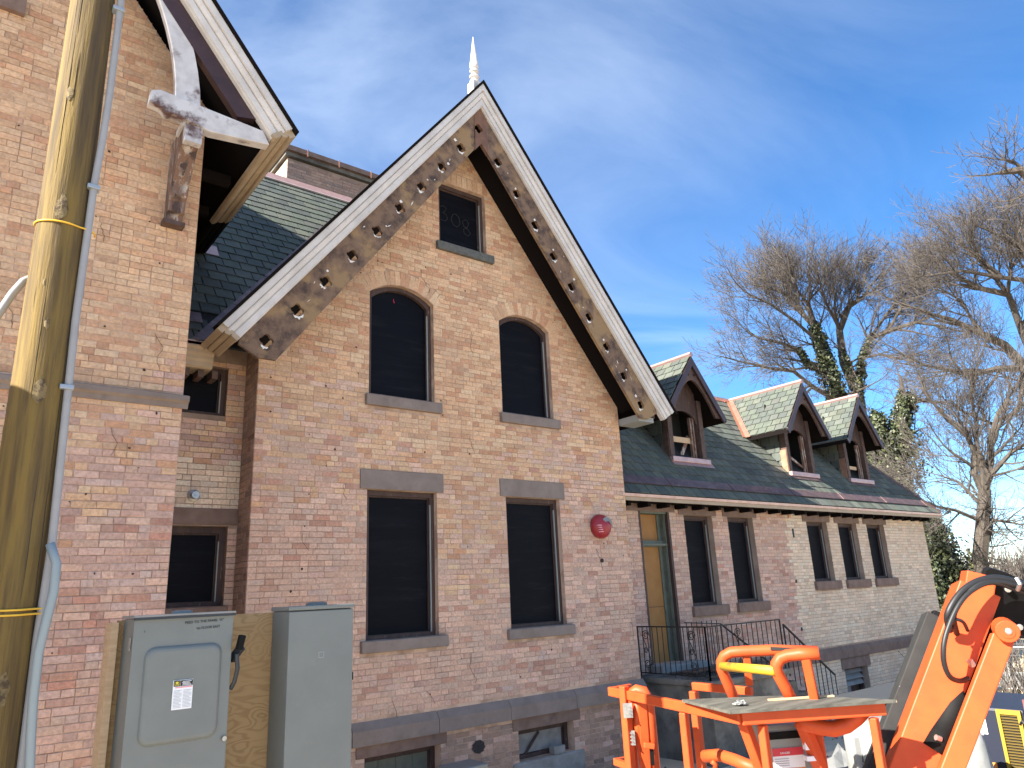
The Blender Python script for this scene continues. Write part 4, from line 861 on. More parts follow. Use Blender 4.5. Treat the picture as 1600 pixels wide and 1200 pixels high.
for i in range(240):
    x = rng.uniform(9.95, 12.0); y = rng.uniform(7.85, 9.0); s_ = rng.uniform(0.012, 0.05); z = -1.458
    rb.add([(x - s_, y, z), (x + s_ * .6, y - s_ * .8, z), (x + s_ * .5, y + s_ * .9, z), (x, y, z + s_ * .8)], [(0, 1, 3), (1, 2, 3), (2, 0, 3)])
tag(rb.build('debris', M_DEBRIS, fix=False), 'dark crumbled debris scattered on the concrete landing', 'debris', kind='stuff')
rl_ = thing('iron_railing', 'black wrought iron railing with scrolls round the entrance landing', 'railing', (9.95, 8.4, -1.46))
def scroll(b, base, ux, up, r):
    pts = []
    for i in range(22):
        t = i / 21 * 3.6 * math.pi; rr_ = r * (1 - 0.75 * i / 21); pts.append(V(base) + V(ux) * (rr_ * math.cos(t)) + V(up) * (rr_ * math.sin(t)))
    b.tube(pts, 0.007, 5)
def rail_panel(p, q, zb, zt, n, scrolls=()):
    p, q = V(p), V(q); d = (q - p); un = V((d.x, d.y, 0)).normalized()
    B().bar(p + V((0, 0, zt)), q + V((0, 0, zt)), 0.035, 0.02).build('top_rail', M_IRON, rl_); B().bar(p + V((0, 0, zb)), q + V((0, 0, zb)), 0.03, 0.015).build('bottom_rail', M_IRON, rl_)
    for i in range(n + 1):
        a = p + d * (i / n); r_ = 0.015 if i in (0, n) else 0.0075
        B().tube([a + V((0, 0, zb - (0.1 if i in (0, n) else 0))), a + V((0, 0, zt))], r_, 4).build('baluster', M_IRON, rl_)
    for f in scrolls:
        a = p + d * f; b = B(); H = zt - zb
        scroll(b, a + V((0, 0, zt - 0.14)), un, (0, 0, 1), 0.085); scroll(b, a + V((0, 0, zb + 0.36)) - un * 0.02, un, (0, 0, 1), 0.05); scroll(b, a + V((0, 0, zb + 0.15)), un, (0, 0, -1), 0.075)
        b.tube([a - un * 0.08 + V((0, 0, zt - 0.14)), a - un * 0.03 + V((0, 0, zb + 0.5)), a + un * 0.06 + V((0, 0, zb + 0.3)), a + un * 0.09 + V((0, 0, zb + 0.1))], 0.007, 5); b.build('scroll', M_IRON, rl_)
rail_panel((9.95, 9.30, 0), (9.95, 7.84, 0), -1.40, -0.65, 13, (0.12, 0.80))
rail_panel((9.95, 7.84, 0), (12.05, 7.84, 0), -1.40, -0.65, 15, (0.4,))
for y in (7.84, 9.30):
    b0, b1 = V((12.15 if y < 8 else 12.3, y, -0.74)), V((13.6 if y < 8 else 14.0, y, -1.72))
    B().bar(b0, b1, 0.035, 0.02).build('stair_rail', M_IRON, rl_)
    if y > 9: B().bar((11.25, y, -0.66), b0, 0.035, 0.02).build('top_rail', M_IRON, rl_)
    for i in range(11):
        a = b0.lerp(b1, i / 10); B().tube([a, a - V((0, 0, 0.86))], 0.0085 if i else 0.015, 4).build('baluster', M_IRON, rl_)
    if y > 9:
        for i in range(7): x = 11.28 + i * 0.15; B().tube([(x, y, -0.66), (x, y, -1.45)], 0.008, 4).build('baluster', M_IRON, rl_)

# ================================================================== red alarm on the gable
al = thing('fire_alarm_bell', 'round red fire alarm dome on the gable wall beside the wing', 'alarm', (8.89, 8.98, 1.03))
B().lathe((8.89, 8.985, 1.03), [(0.20, 0), (0.205, 0.04), (0.195, 0.09), (0.15, 0.15), (0.08, 0.185), (0.01, 0.195)], 28, (0, -1, 0)).build('dome', M_ALARM, al, smooth=True)
eb = B()
for i in range(9):
    t = 0.15 + 2.3 * i / 8
    for r_ in (0.055, 0.125): eb.v.append((8.92 + r_ * math.cos(t), 8.985 - (0.195 - 0.0 if r_ < 0.1 else 0.172), 1.05 + r_ * math.sin(t)))
eb.f = [(2 * i, 2 * i + 1, 2 * i + 3, 2 * i + 2) for i in range(8)]; eb.build('emblem', M_WHITEPL, al, fix=False)
for i in range(4): B().box(8.72 + 0.012 * i, 8.79 + 0.012 * i, 8.79 + .02, 8.86, 1.03 - i * 0.035, 1.045 - i * 0.035).build('sound_slot', M_PINKINK, al)
tag(B().lathe((8.90, 8.985, 0.47), [(0.035, 0), (0.035, 0.012), (0.012, 0.013)], 10, (0, -1, 0)).build('wall_plug', M_INK), 'small black plug hole in the bricks below the red alarm', 'plug')

# ================================================================== utility pole with conduit
PX, PY = 0.312, 4.2
po = thing('utility_pole', 'thick weathered wooden utility pole standing at the left edge', 'pole', (PX, PY, gz(PX, PY)))
prof = []; pb = B(); n = 28; rows = 60
for i in range(rows + 1):
    z = gz(PX, PY) - 0.1 + i * 0.16
    for j in range(n):
        t = 2 * math.pi * j / n; r_ = (0.126 - 0.0045 * z) * (1 + 0.012 * math.sin(3 * t + z * 1.3) + 0.010 * math.sin(7 * t - z * 2.1) + rng.uniform(-0.004, 0.004))
        pb.v.append((PX + r_ * math.cos(t), PY + r_ * math.sin(t), z))
pb.f = [(i * n + j, i * n + (j + 1) % n, (i + 1) * n + (j + 1) % n, (i + 1) * n + j) for i in range(rows) for j in range(n)] + [tuple(rows * n + j for j in range(n))]
pl = pb.build('trunk', M_POLE, po, smooth=True)
for t, z, sx, sz in ((-1.75, 2.05, 0.030, 0.085), (-1.6, 1.05, 0.034, 0.07), (-2.1, 2.75, 0.018, 0.05), (-1.7, 1.40, 0.015, 0.03), (-1.5, -0.3, 0.03, 0.08), (-2.2, 0.2, 0.02, 0.05), (-2.0, 1.62, 0.012, 0.024)):
    r_ = 0.1285 - 0.0045 * z; k = B(); m_ = 14; cc = V((PX + r_ * math.cos(t), PY + r_ * math.sin(t), z)); tn = V((-math.sin(t), math.cos(t), 0)); ou = V((math.cos(t), math.sin(t), 0))
    k.v = [tuple(cc + tn * (sx * rng.uniform(.7, 1.1) * math.cos(2 * math.pi * i / m_)) + V((0, 0, sz * rng.uniform(.7, 1.1) * math.sin(2 * math.pi * i / m_))) - ou * (0.0035 * 1 * math.cos(2 * math.pi * i / m_) ** 2)) for i in range(m_)] + [tuple(cc + ou * 0.002)]
    k.f = [(i, (i + 1) % m_, m_) for i in range(m_)]; k.build('scar', M_KNOT, pl, fix=False)
for i in range(14):                               # seasoning cracks
    t = rng.uniform(-2.9, -0.6); z = rng.uniform(-0.8, 3.2); L_ = rng.uniform(0.3, 1.1); pts = []
    for q in range(7): zz = z + L_ * q / 6; r_ = 0.1255 - 0.0045 * zz; tt = t + rng.uniform(-.02, .02); pts.append((PX + r_ * math.cos(tt), PY + r_ * math.sin(tt), zz))
    B().tube(pts, [0.0006, 0.0016, 0.0022, 0.002, 0.0022, 0.0014, 0.0005], 4).build('crack', M_INK, pl)
# grey plastic conduit up the right of the pole
cp = [(0.437, 4.120, -0.660), (0.434, 4.120, -0.105), (0.444, 4.120, 0.296), (0.434, 4.120, 0.820), (0.422, 4.120, 1.458), (0.425, 4.120, 1.934), (0.427, 4.120, 2.244), (0.439, 4.120, 2.531), (0.445, 4.120, 2.828), (0.444, 4.120, 3.224), (0.441, 4.120, 3.546), (0.440, 4.120, 3.784)]
cdt = tag(B().tube([(cp[0][0], cp[0][1], gz(0.5, 4.1))] + cp, 0.019, 10).build('conduit', M_CONDUIT, smooth=True), 'straight grey plastic conduit strapped up the right of the pole', 'conduit')
for x, y in ((105, 605), (146, 293), (187, 17)):
    p = V(tuple({105: (0.421, 4.120, 1.094), 146: (0.426, 4.120, 2.228), 187: (0.436, 4.120, 3.417)}[x]))
    bevel(B().box(p.x - 0.032, p.x + 0.03, p.y - 0.027, p.y + 0.03, p.z - 0.012, p.z + 0.012).build('strap', M_STRAP, cdt), 0.004)
c2 = [(0.429, 4.050, 0.320), (0.462, 4.030, 0.231), (0.464, 4.020, 0.102), (0.449, 4.020, -0.022), (0.435, 4.020, -0.157), (0.437, 4.020, -0.342), (0.446, 4.020, -0.498), (0.460, 4.020, -0.663)]
tag(B().tube(c2 + [(c2[-1][0], 4.02, gz(0.4, 4.0))], 0.020, 10).build('flexible_conduit', mat('pale_flex', (0.27, 0.325, 0.335), 0.45), smooth=True), 'loose pale blue grey conduit sagging beside the base of the pole', 'conduit')
c3 = [(0.060, 4.300, 1.241), (0.083, 4.300, 1.432), (0.117, 4.300, 1.527), (0.148, 4.300, 1.612), (0.185, 4.320, 1.693), (0.249, 4.360, 1.761)]
tag(B().tube([(c3[0][0] - 0.05, 4.3, 0.6)] + c3, 0.020, 10).build('elbow_conduit', M_CONDUIT, smooth=True), 'bent grey conduit curving in behind the pole at the left edge', 'conduit')
for z, w_, nm in ((1.98, 1, 'single yellow wire tied round the pole at mid height'), (0.02, 2, 'doubled yellow wire tied round the pole near its foot')):
    b = B()
    for k in range(w_):
        r_ = 0.131 - 0.0045 * z; pts = [(PX + r_ * math.cos(t) + (0.035 if math.cos(t) > 0.6 and math.sin(t) < 0 else 0), PY + r_ * math.sin(t), z + 0.022 * k + 0.012 * math.sin(t)) for t in [2 * math.pi * i / 32 for i in range(33)]]
        b.tube(pts, 0.005, 6, cap=False)
    tag(b.build('yellow_wire', M_YROPE, smooth=True, fix=False), nm, 'wire')

blocker = thing('shade_blocker', 'added unseen brick pier just outside the left edge, shading the pole foot', 'blocker', (-1.4, 4.1, gz(-1.4, 4.1)))  # unseen block added to keep the sun off the pole foot and boxes
B().box(-1.65, -1.15, 3.55, 4.75, gz(-1.4, 4.1) - 0.1, 1.80).build('shaft', M_FARBRICK, blocker); bevel(B().box(-1.72, -1.08, 3.48, 4.82, 1.802, 1.95).build('cap', M_STONEG, blocker), 0.02)
# ================================================================== electrical boxes on a plywood backboard
EYB = 4.0
bb = thing('plywood_backboard', 'upright plywood sheet behind the two grey electrical boxes', 'backboard', (1.15, EYB + 0.3, gz(1.1, 4.2)))
xa, xb = (0.788, 4.260, -0.011)[0], (1.860, 4.260, -0.066)[0]
B().box(xa, xb, 4.26, 4.29, gz(1, 4.2), -0.04).build('sheet', M_PLY, bb)
B().box(xa - 0.035, xa - 0.003, 4.22, 4.38, gz(1, 4.2), -0.05).build('post', M_WOODNEW, bb); B().box(xb - 0.2, xb - 0.1, 4.292, 4.38, gz(1, 4.2), -0.06).build('post', M_WOODNEW, bb)
def cabinet(t, x0, x1, y0, y1, z0, z1):
    return bevel(B().box(x0, x1, y0, y1, z0, z1).build('case', M_BOX, t), 0.006)
x0, x1 = (0.809, 4.000, -0.013)[0], (1.276, 4.000, -0.012)[0]
b1 = thing('disconnect_switch', 'grey electrical disconnect box with raised door panel, warning label and side lever', 'electrical box', ((x0 + x1) / 2, 4.1, -1.5))
cabinet(b1, x0 + 0.004, x1 - 0.004, 4.022, 4.255, -1.45, -0.034)
cover = bevel(B().box(x0, x1, 4.0, 4.02, -1.46, -0.030).build('cover', M_BOX, b1), 0.004)
B().box(x0 - 0.004, x1 + 0.006, 3.985, 4.26, -0.029, -0.020).build('drip_top', M_WHITEPL, b1); B().box(x0 - 0.004, x1 + 0.006, 3.984, 3.996, -0.042, -0.030).build('drip_lip', M_BOXD, b1)
# embossed door panel
pa, pc = V((0.840, 4.000, -0.146)), V((1.256, 4.000, -0.661))
ex0, ex1, ez1, ez0 = V((0.867, 4.000, -0.191)).x, V((1.226, 4.000, -0.190)).x, V((0.904, 4.000, -0.168)).z, V((0.887, 4.000, -0.609)).z
def rrect(x0, x1, z0, z1, r, n=6):
    pts = []
    for cx, cz, a0 in ((x1 - r, z0 + r, -90), (x1 - r, z1 - r, 0), (x0 + r, z1 - r, 90), (x0 + r, z0 + r, 180)):
        for i in range(n + 1): a = R(a0 + 90 * i / n); pts.append((cx + r * math.cos(a), cz + r * math.sin(a)))
    return pts
em = B(); L0 = rrect(ex0, ex1, ez0, ez1, 0.05); m_ = len(L0)
rings = [(0.0, 0.001), (0.006, 0.010), (0.014, 0.016), (0.024, 0.018)]
for ins_, h in rings: em.v += [(x, 4.0 - h, z) for x, z in rrect(ex0 + ins_, ex1 - ins_, ez0 + ins_, ez1 - ins_, 0.05 - ins_ * 0.7)]
for k in range(3):
    for j in range(m_): em.f.append((k * m_ + j, k * m_ + (j + 1) % m_, (k + 1) * m_ + (j + 1) % m_, (k + 1) * m_ + j))
em.f.append(tuple(3 * m_ + j for j in range(m_))); em.build('door_panel', M_BOX, b1, smooth=False)
# label
lx0, lx1, lz1, lz0 = V((1.001, 3.980, -0.326)).x, V((1.092, 3.980, -0.330)).x, V((1.001, 3.980, -0.328)).z, V((1.003, 3.980, -0.460)).z
lb = B().box(lx0, lx1, 3.9785, 3.9815, lz0, lz1).build('label', M_PAPER, b1); lw_ = lx1 - lx0; lh_ = lz1 - lz0
def lrect(nm, a, b, c, d, m, y=3.977): return B().box(lx0 + lw_ * a, lx0 + lw_ * b, y, y + 0.001, lz0 + lh_ * c, lz0 + lh_ * d).build(nm, m, lb)
lrect('emblem_ground', 0.03, 0.36, 0.79, 0.985, M_INK); lrect('emblem_square', 0.07, 0.31, 0.82, 0.955, M_YELLOW, 3.9762); lrect('heading', 0.38, 0.985, 0.79, 0.985, M_INK)
lettering('d', (lx0 + lw_ * 0.19, 3.9755, lz0 + lh_ * 0.835), (1, 0, 0), (0, 0, 1), M_INK, lb)
for k in range(4): lrect('print_line', 0.44 + 0.03 * (k % 2), 0.92 - 0.05 * (k % 3), 0.815 + 0.04 * k, 0.832 + 0.04 * k, M_PAPER, 3.976)
lrect('warning_band', 0.12, 0.97, 0.73, 0.77, M_PINKINK)
for k in range(13):
    for a, b in ((0.06, 0.46), (0.53, 0.95)): lrect('print_line', a, b - (0.1 if k % 4 == 3 else 0), 0.06 + 0.048 * k, 0.075 + 0.048 * k, M_GREYINK)
lettering('feed', ((x0 + x1) / 2 + 0.09, 3.9985, -0.068), (1, 0, 0.03), (0, 0, 1), M_INK, cover); lettering('first', ((x0 + x1) / 2 + 0.11, 3.9985, -0.098), (1, 0, 0.03), (0, 0, 1), M_INK, cover); lettering('one', (x0 + 0.05, 3.9985, -0.10), (1, 0, 0), (0, 0, 1), M_INK, cover)
# lever
hp = [(1.294, 4.050, -0.258), (1.288, 4.000, -0.213), (1.302, 3.970, -0.173)]
hd = B().bar(hp[0], (1.320, 3.980, -0.196), 0.02, 0.04).build('lever_arm', M_BOXD, b1)
bevel(B().bar((1.298, 3.960, -0.210), (1.313, 3.960, -0.140), 0.035, 0.032).build('lever_grip', M_BLACK, hd), 0.006)
B().tube([(1.299, 3.990, -0.232), (1.307, 3.990, -0.303), (1.298, 4.000, -0.366), (1.287, 4.020, -0.397)], 0.011, 6).build('lever_quadrant', M_BOXD, hd)
B().tube([V((x1 - 0.015, 3.995, -0.62)), V((x1 - 0.015, 3.985, -0.62))], 0.012, 8).build('hasp', M_STEEL, b1)
for z in (-0.12, -1.1): B().box(x0 - 0.006, x0 + 0.0, 4.03, 4.055, z - 0.06, z).build('hinge', M_STEEL, b1)
B().lathe(((x0 + x1) / 2 + 0.02, 4.16, -0.02), [(0.05, 0), (0.05, 0.012), (0.03, 0.016)], 12).build('hub_cap', M_WHITEPL, b1)
x0, x1 = (1.571, 4.000, -0.043)[0], (1.947, 4.000, -0.019)[0]
b2 = thing('meter_cabinet', 'plain tall grey metal cabinet mounted right of the disconnect box', 'electrical box', ((x0 + x1) / 2, 4.1, -1.5))
cabinet(b2, x0 + 0.003, x1 - 0.003, 4.015, 4.255, -1.5, -0.035); bevel(B().box(x0, x1, 3.998, 4.013, -1.5, -0.040).build('cover', M_BOX, b2), 0.004)
bevel(B().box(x0 - 0.006, x1 + 0.004, 3.992, 4.26, -0.034, -0.012).build('lid', M_BOX, b2), 0.004)
B().lathe(((x0 + x1) / 2 + 0.03, 4.15, -0.012), [(0.06, 0), (0.06, 0.012), (0.045, 0.018)], 14).build('hub_cap', M_BOX, b2)
B().box(x1 + 0.001, x1 + 0.006, 4.0, 4.02, -0.42, -0.38).build('latch', M_BLACK, b2)
sq = V((1.759, 3.997, -0.273)); B().plate([rect(sq.x - 0.016, sq.x + 0.016, sq.z - 0.016, sq.z + 0.016), rect(sq.x - 0.012, sq.x + 0.012, sq.z - 0.012, sq.z + 0.012)], lambda u, v, n: (u, 3.9975 - n, v), 0.001).build('emblem', M_GREYPL, b2)

# ================================================================== BOOM LIFT in front of the wing
lift = thing('boom_lift', 'orange boom lift with railed platform, folded boom and black hoses', 'boom lift', (5.0, 3.6, gz(5.0, 3.6)))
LC, LL, LQ, LP = V((4.322, 3.193, -0.850)), V((4.816, 4.887, -0.850)), V((5.188, 2.674, -0.850)), V((4.502, 3.831, -0.850))
LB1, LB2 = V((5.447, 4.488, -0.850)), V((5.437, 3.879, -0.850))
fl = -1.95
plat = B().bar(LL, LC, 0.045, 0.072).build('platform_rail', M_ORANGE, lift); bevel(plat, 0.008)
bevel(B().bar(LC, LQ, 0.045, 0.080).build('platform_rail', M_ORANGE, lift), 0.008)
bevel(B().bar(LB1, LB2, 0.045, 0.065).build('platform_rail', M_ORANGE, lift), 0.008)
b = B().bar(LL, LL + V((0.28, 0.02, 0)), 0.04, 0.06); bevel(b.build('platform_rail', M_ORANGE, lift), 0.006)
mid = V((0, 0, -0.55))
for p, q in ((LP, LC), (LC, LQ)): bevel(B().bar(p + mid, q + mid, 0.04, 0.05).build('mid_rail', M_ORANGE, lift), 0.006)
for p, wd in ((V((4.712, 4.612, -0.850)), 0.065), (LP + V((0.01, 0, 0)), 0.055), (V((4.468, 3.140, -0.860)), 0.052), (V((5.109, 2.719, -0.860)), 0.052), (LB1, 0.065)):
    top = 0.07 if p.y > 4.6 else -0.04
    bevel(B().box(p.x - wd / 2, p.x + wd / 2, p.y - wd / 2, p.y + wd / 2, fl, p.z + top).build('platform_post', M_ORANGE, lift), 0.008)
tray = [LL, LC, LQ, LQ + (LL - LC) * 0.95]
B().plate([[(p.x, p.y) for p in tray]], lambda u, v, n: (u, v, fl + n), 0.05).build('platform_floor', M_STEEL, lift)
# swing gate with hinges
gt = B().tube([(4.876, 4.724, -1.513), (4.811, 4.672, -1.231), (4.759, 4.600, -0.924), (4.755, 4.571, -0.837), (4.785, 4.539, -0.813), (4.809, 4.483, -0.822), (4.831, 4.461, -0.882), (4.886, 4.507, -1.126), (4.969, 4.582, -1.508)], 0.045, 8).build('gate', M_ORANGE, lift, smooth=True)
B().tube([(4.758, 4.513, -0.868), (4.798, 4.575, -1.121), (4.856, 4.604, -1.326), (4.906, 4.630, -1.505)], 0.035, 8).build('gate_bar', M_ORANGE, gt, smooth=True)
bevel(B().bar((4.773, 4.478, -0.877), (4.894, 4.612, -1.500), 0.075, 0.05).build('gate_bar', M_ORANGE, gt), 0.008)
for x, y in ((0, 0), (1, 0)):
    p = V((4.671, 4.550, -0.958)) if x == 0 else V((4.718, 4.592, -1.175)); h = B().bar(p - V((0, 0, 0.055)), p + V((0, 0, 0.055)), 0.075, 0.02, (0.6, 0.75, 0)).build('gate_hinge', M_STEEL, gt)
    for k in range(4): B().lathe(p + V((-0.015 + 0.0, -0.02, -0.04 + 0.027 * k)), [(0.007, 0), (0.007, 0.01)], 6, (-0.6, -0.75, 0)).build('bolt', M_STEEL, gt)
bevel(B().bar((4.772, 4.501, -1.224), (4.839, 4.452, -1.238), 0.05, 0.04).build('gate_latch', M_ORANGE, gt), 0.005)
B().bar((4.826, 4.470, -1.257), (4.851, 4.496, -1.382), 0.03, 0.02).build('latch_pin', M_BLACK, gt)
bevel(B().bar((4.845, 4.911, -1.412), (4.790, 4.689, -1.413), 0.05, 0.05).build('toe_rail', M_ORANGE, lift), 0.006); bevel(B().bar((4.845, 4.911, -1.412), (5.096, 4.988, -1.442), 0.05, 0.05).build('toe_rail', M_ORANGE, lift), 0.006)
# two hoops with yellow guard bar
h1 = B().tube([(5.238, 3.893, -0.943), (5.158, 3.894, -0.773), (5.101, 3.896, -0.654), (5.091, 3.882, -0.595), (5.094, 3.850, -0.551), (5.122, 3.805, -0.525), (5.166, 3.728, -0.519), (5.298, 3.555, -0.515), (5.490, 3.275, -0.532)], 0.043, 10).build('guard_hoop', M_ORANGE, lift, smooth=True)
h2 = B().tube([(4.925, 3.176, -0.847), (4.849, 3.185, -0.706), (4.793, 3.194, -0.609), (4.782, 3.183, -0.557), (4.798, 3.157, -0.520), (4.837, 3.118, -0.501), (4.855, 3.034, -0.491), (4.911, 2.922, -0.488)], 0.042, 10).build('guard_hoop', M_ORANGE, lift, smooth=True)
for a, b_, w_ in (((5.191, 3.712, -0.530), (5.246, 3.759, -0.774), 0.055), ((4.865, 3.001, -0.495), (4.960, 3.038, -0.799), 0.06)): bevel(B().bar(a, b_, w_, 0.05).build('hoop_post', M_ORANGE, lift), 0.008)
B().tube([(5.058, 3.853, -0.624), (4.762, 3.187, -0.598)], 0.034, 10).build('guard_bar', M_YTUBE, lift, smooth=True)
lb_ = B().bar((5.255, 3.530, -0.498), (5.470, 3.261, -0.522), 0.002, 0.025).build('rail_sticker', M_INK, lift)
# plywood sheet laid on the rails
pw = [V((4.440, 3.774, -0.808)), V((4.206, 3.187, -0.808)), V((5.194, 2.584, -0.808)), V((5.047, 3.245, -0.808))]
ply = B().plate([[(p.x, p.y) for p in pw]], lambda u, v, n: (u, v, -0.808 + n), 0.018).build('plywood_table', M_PLYGREY); tag(ply, 'weathered grey plywood sheet laid as a table on orange lift rails', 'plywood')
eg = B()
for i in range(4):
    p, q = pw[i], pw[(i + 1) % 4]; o_ = (q - p).cross(V((0, 0, 1))).normalized() * (0.002 if True else 0)
    eg.ob(V((p.x, p.y, -0.806)) - o_, q - p, -o_ * 0.5, V((0, 0, 0.012)))
eg.build('edge_plies', M_PLYEDGE, ply)
tag(B().bar((pw[3].x - 0.35, pw[3].y - 0.02, -0.782), (pw[3].x + 0.05, pw[3].y - 0.27, -0.782), 0.03, 0.012).build('wood_stick', M_WOODNEW), 'short bare wood stick lying on the plywood table', 'stick')
br_ = B(); r_ = random.Random(3); bc = pw[3] + V((-0.62, 0.02, 0.03))
for i in range(70):
    a, b_ = r_.uniform(0, 6.28), r_.uniform(-0.6, 1.2); d = V((math.cos(a) * math.cos(b_), math.sin(a) * math.cos(b_), abs(math.sin(b_)))) * r_.uniform(0.02, 0.06); d.z *= 0.45; br_.tube([bc, bc + d * 0.6 + V((r_.uniform(-.02, .02), r_.uniform(-.02, .02), 0)), bc + d], 0.003, 3)
tag(br_.build('plastic_wrap', M_WHITEPL, fix=False), 'small crumpled heap of clear plastic scraps on plywood table', 'scrap')
# braces and control box
for a, b_, r in (((4.428, 3.255, -0.889), (4.576, 3.262, -1.231), 0.065), ((4.876, 3.111, -0.926), (5.055, 3.110, -1.309), 0.075), ((5.043, 3.107, -0.914), (5.156, 3.172, -1.335), 0.07)): bevel(B().bar(a, b_, r, r).build('brace', M_ORANGE, lift), 0.008)
B().tube([(4.854, 3.125, -0.916), (4.881, 3.088, -0.944), (4.930, 3.016, -0.964), (4.987, 2.948, -0.977), (5.042, 2.883, -0.954), (5.087, 2.832, -0.911), (5.117, 2.790, -0.863)], 0.052, 10).build('curved_tube', M_ORANGE, lift, smooth=True)
B().tube([(4.907, 4.010, -1.268), (4.914, 3.862, -1.242), (4.832, 3.660, -1.238), (4.783, 3.442, -1.262)], 0.045, 8).build('lower_tube', M_ORANGE, lift, smooth=True)
B().tube([(4.871, 3.913, -1.285), (4.896, 3.900, -1.305), (4.901, 3.917, -1.361)], 0.02, 6).build('tie_loop', M_ORANGE, lift, smooth=True)
vv, uu = V((0.857, -0.515, 0)), V((0.515, 0.857, 0)); cbx = V((4.797, 3.388, -0.967))
bx_ = bevel(B().ob(cbx + V((0, 0, -0.75)), vv * 0.40, uu * 0.22, V((0, 0, 0.74))).build('control_box', M_GREYPL, lift), 0.02)
B().ob(cbx - uu * 0.02 + V((0, 0, -0.10)), vv * 0.33, uu * 0.03, V((0, 0, 0.045))).build('box_shelf', M_BLACK, bx_)
lo = cbx - uu * 0.004 + V((0, 0, -0.72)) + vv * 0.06
B().ob(lo, vv * 0.23, uu * 0.003, V((0, 0, 0.56))).build('decal', M_PAPER, bx_)
def dec(a, b_, c, d, m, k=1): return B().ob(lo - uu * 0.002 * k + vv * 0.23 * a + V((0, 0, 0.56 * c)), vv * 0.23 * (b_ - a), uu * 0.002, V((0, 0, 0.56 * (d - c)))).build('decal_print', m, bx_)
dec(0, 1, 0.91, 1.0, M_REDINK); dec(0, 1, 0.70, 0.77, M_ORGINK)
for k in range(4): dec(0.05, 0.5, 0.795 + 0.026 * k, 0.805 + 0.026 * k, M_GREYINK)
for k in range(14): dec(0.06, 0.94 - 0.1 * (k % 3), 0.05 + 0.044 * k, 0.062 + 0.044 * k, M_GREYINK)
lettering('danger', lo - uu * 0.006 + vv * 0.09 + V((0, 0, 0.523)), vv, (0, 0, 1), M_PAPER, bx_); lettering('warn', lo - uu * 0.006 + vv * 0.10 + V((0, 0, 0.403)), vv, (0, 0, 1), M_INK, bx_)
jp = V((4.900, 3.122, -1.186)); B().ob(jp, vv * 0.09, uu * 0.06, V((0, 0, 0.03))).build('switch_plate', M_PAPER, bx_); B().ob(jp + V((0, 0, 0.07)), vv * 0.05, uu * 0.04, V((0, 0, 0.06))).build('joystick_base', M_PAPER, bx_)
# boom: main arm, black inner arm, lower link, cylinder, head plate, hoses
VW = V((-0.88, -0.46, -0.1)).normalized()
def arm(name, p, q, wd, dp, m, bv=0.009): return bevel(B().bar(p, q, wd, dp, VW).build(name, m, lift), bv)
arm('main_arm', (6.213, 2.352, -0.128), (5.625, 2.953, -1.575), 0.27, 0.30, M_ORANGE)
arm('arm_head', (6.227, 2.312, -0.014), (6.194, 2.371, -0.210), 0.19, 0.28, M_ORANGE)
arm('inner_arm', (6.310, 2.742, -0.314), (5.831, 3.211, -1.455), 0.11, 0.24, M_GREYBK)
arm('inner_arm_side', (6.335, 2.657, -0.316), (5.844, 3.128, -1.475), 0.17, 0.12, M_BLACK, 0.005)
arm('lower_link', (6.031, 2.176, -0.449), (5.587, 2.610, -1.462), 0.135, 0.09, M_ORANGE)
B().lathe((6.018, 2.140, -0.397), [(0.07, -0.085), (0.075, -0.08), (0.075, 0.075), (0.07, 0.08), (0.045, 0.081), (0.045, 0.085), (0.02, 0.086)], 18, VW).build('pivot_boss', M_ORANGE, lift)
B().lathe(V((6.021, 2.137, -0.393)) + VW * 0.080, [(0.022, 0), (0.022, 0.012), (0.012, 0.016)], 10, VW).build('pivot_pin', M_STEEL, lift)
arm('inner_frame', (6.528, 2.423, -0.389), (6.023, 2.907, -1.550), 0.26, 0.10, M_BLACK, 0.005)
B().tube([(6.165, 2.311, -0.456), (5.962, 2.499, -0.815)], 0.055, 12).build('cylinder_rod', M_BLACK, lift, smooth=True); B().tube([(6.047, 2.417, -0.668), (5.732, 2.658, -1.184)], 0.085, 14).build('cylinder', M_BLACK, lift, smooth=True)
B().tube([(5.918, 2.375, -0.599), (5.940, 2.370, -0.635)], 0.022, 8).build('hose_fitting', M_STEEL, lift); B().tube([(5.678, 2.599, -1.088), (5.708, 2.581, -1.102)], 0.02, 8).build('hose_fitting', M_STEEL, lift)
hpn = [(6.144, 2.250, -0.029), (6.150, 2.231, 0.011), (6.173, 2.207, 0.027), (6.283, 2.136, -0.019), (6.424, 2.054, -0.099), (6.625, 1.936, -0.214), (6.666, 2.011, -0.508), (6.373, 2.232, -0.474), (6.273, 2.300, -0.441), (6.218, 2.296, -0.312)]
hq = B(); n = len(hpn); hq.v = [tuple(V(p) + VW * 0.03) for p in hpn] + [tuple(V(p) - VW * 0.12) for p in hpn]
hq.f = [tuple(range(n)), tuple(range(n, 2 * n))[::-1]] + [(i, (i + 1) % n, n + (i + 1) % n, n + i) for i in range(n)]; hq.build('head_plate', M_BLACK, lift)
for x, y in ((0, 0), (1, 0)): B().lathe(V((6.364, 2.171, -0.397)) if x else V((6.260, 2.155, -0.127)), [(0.022, 0), (0.022, 0.03), (0.01, 0.032)], 10, VW).build('head_bolt', M_STEEL, lift)
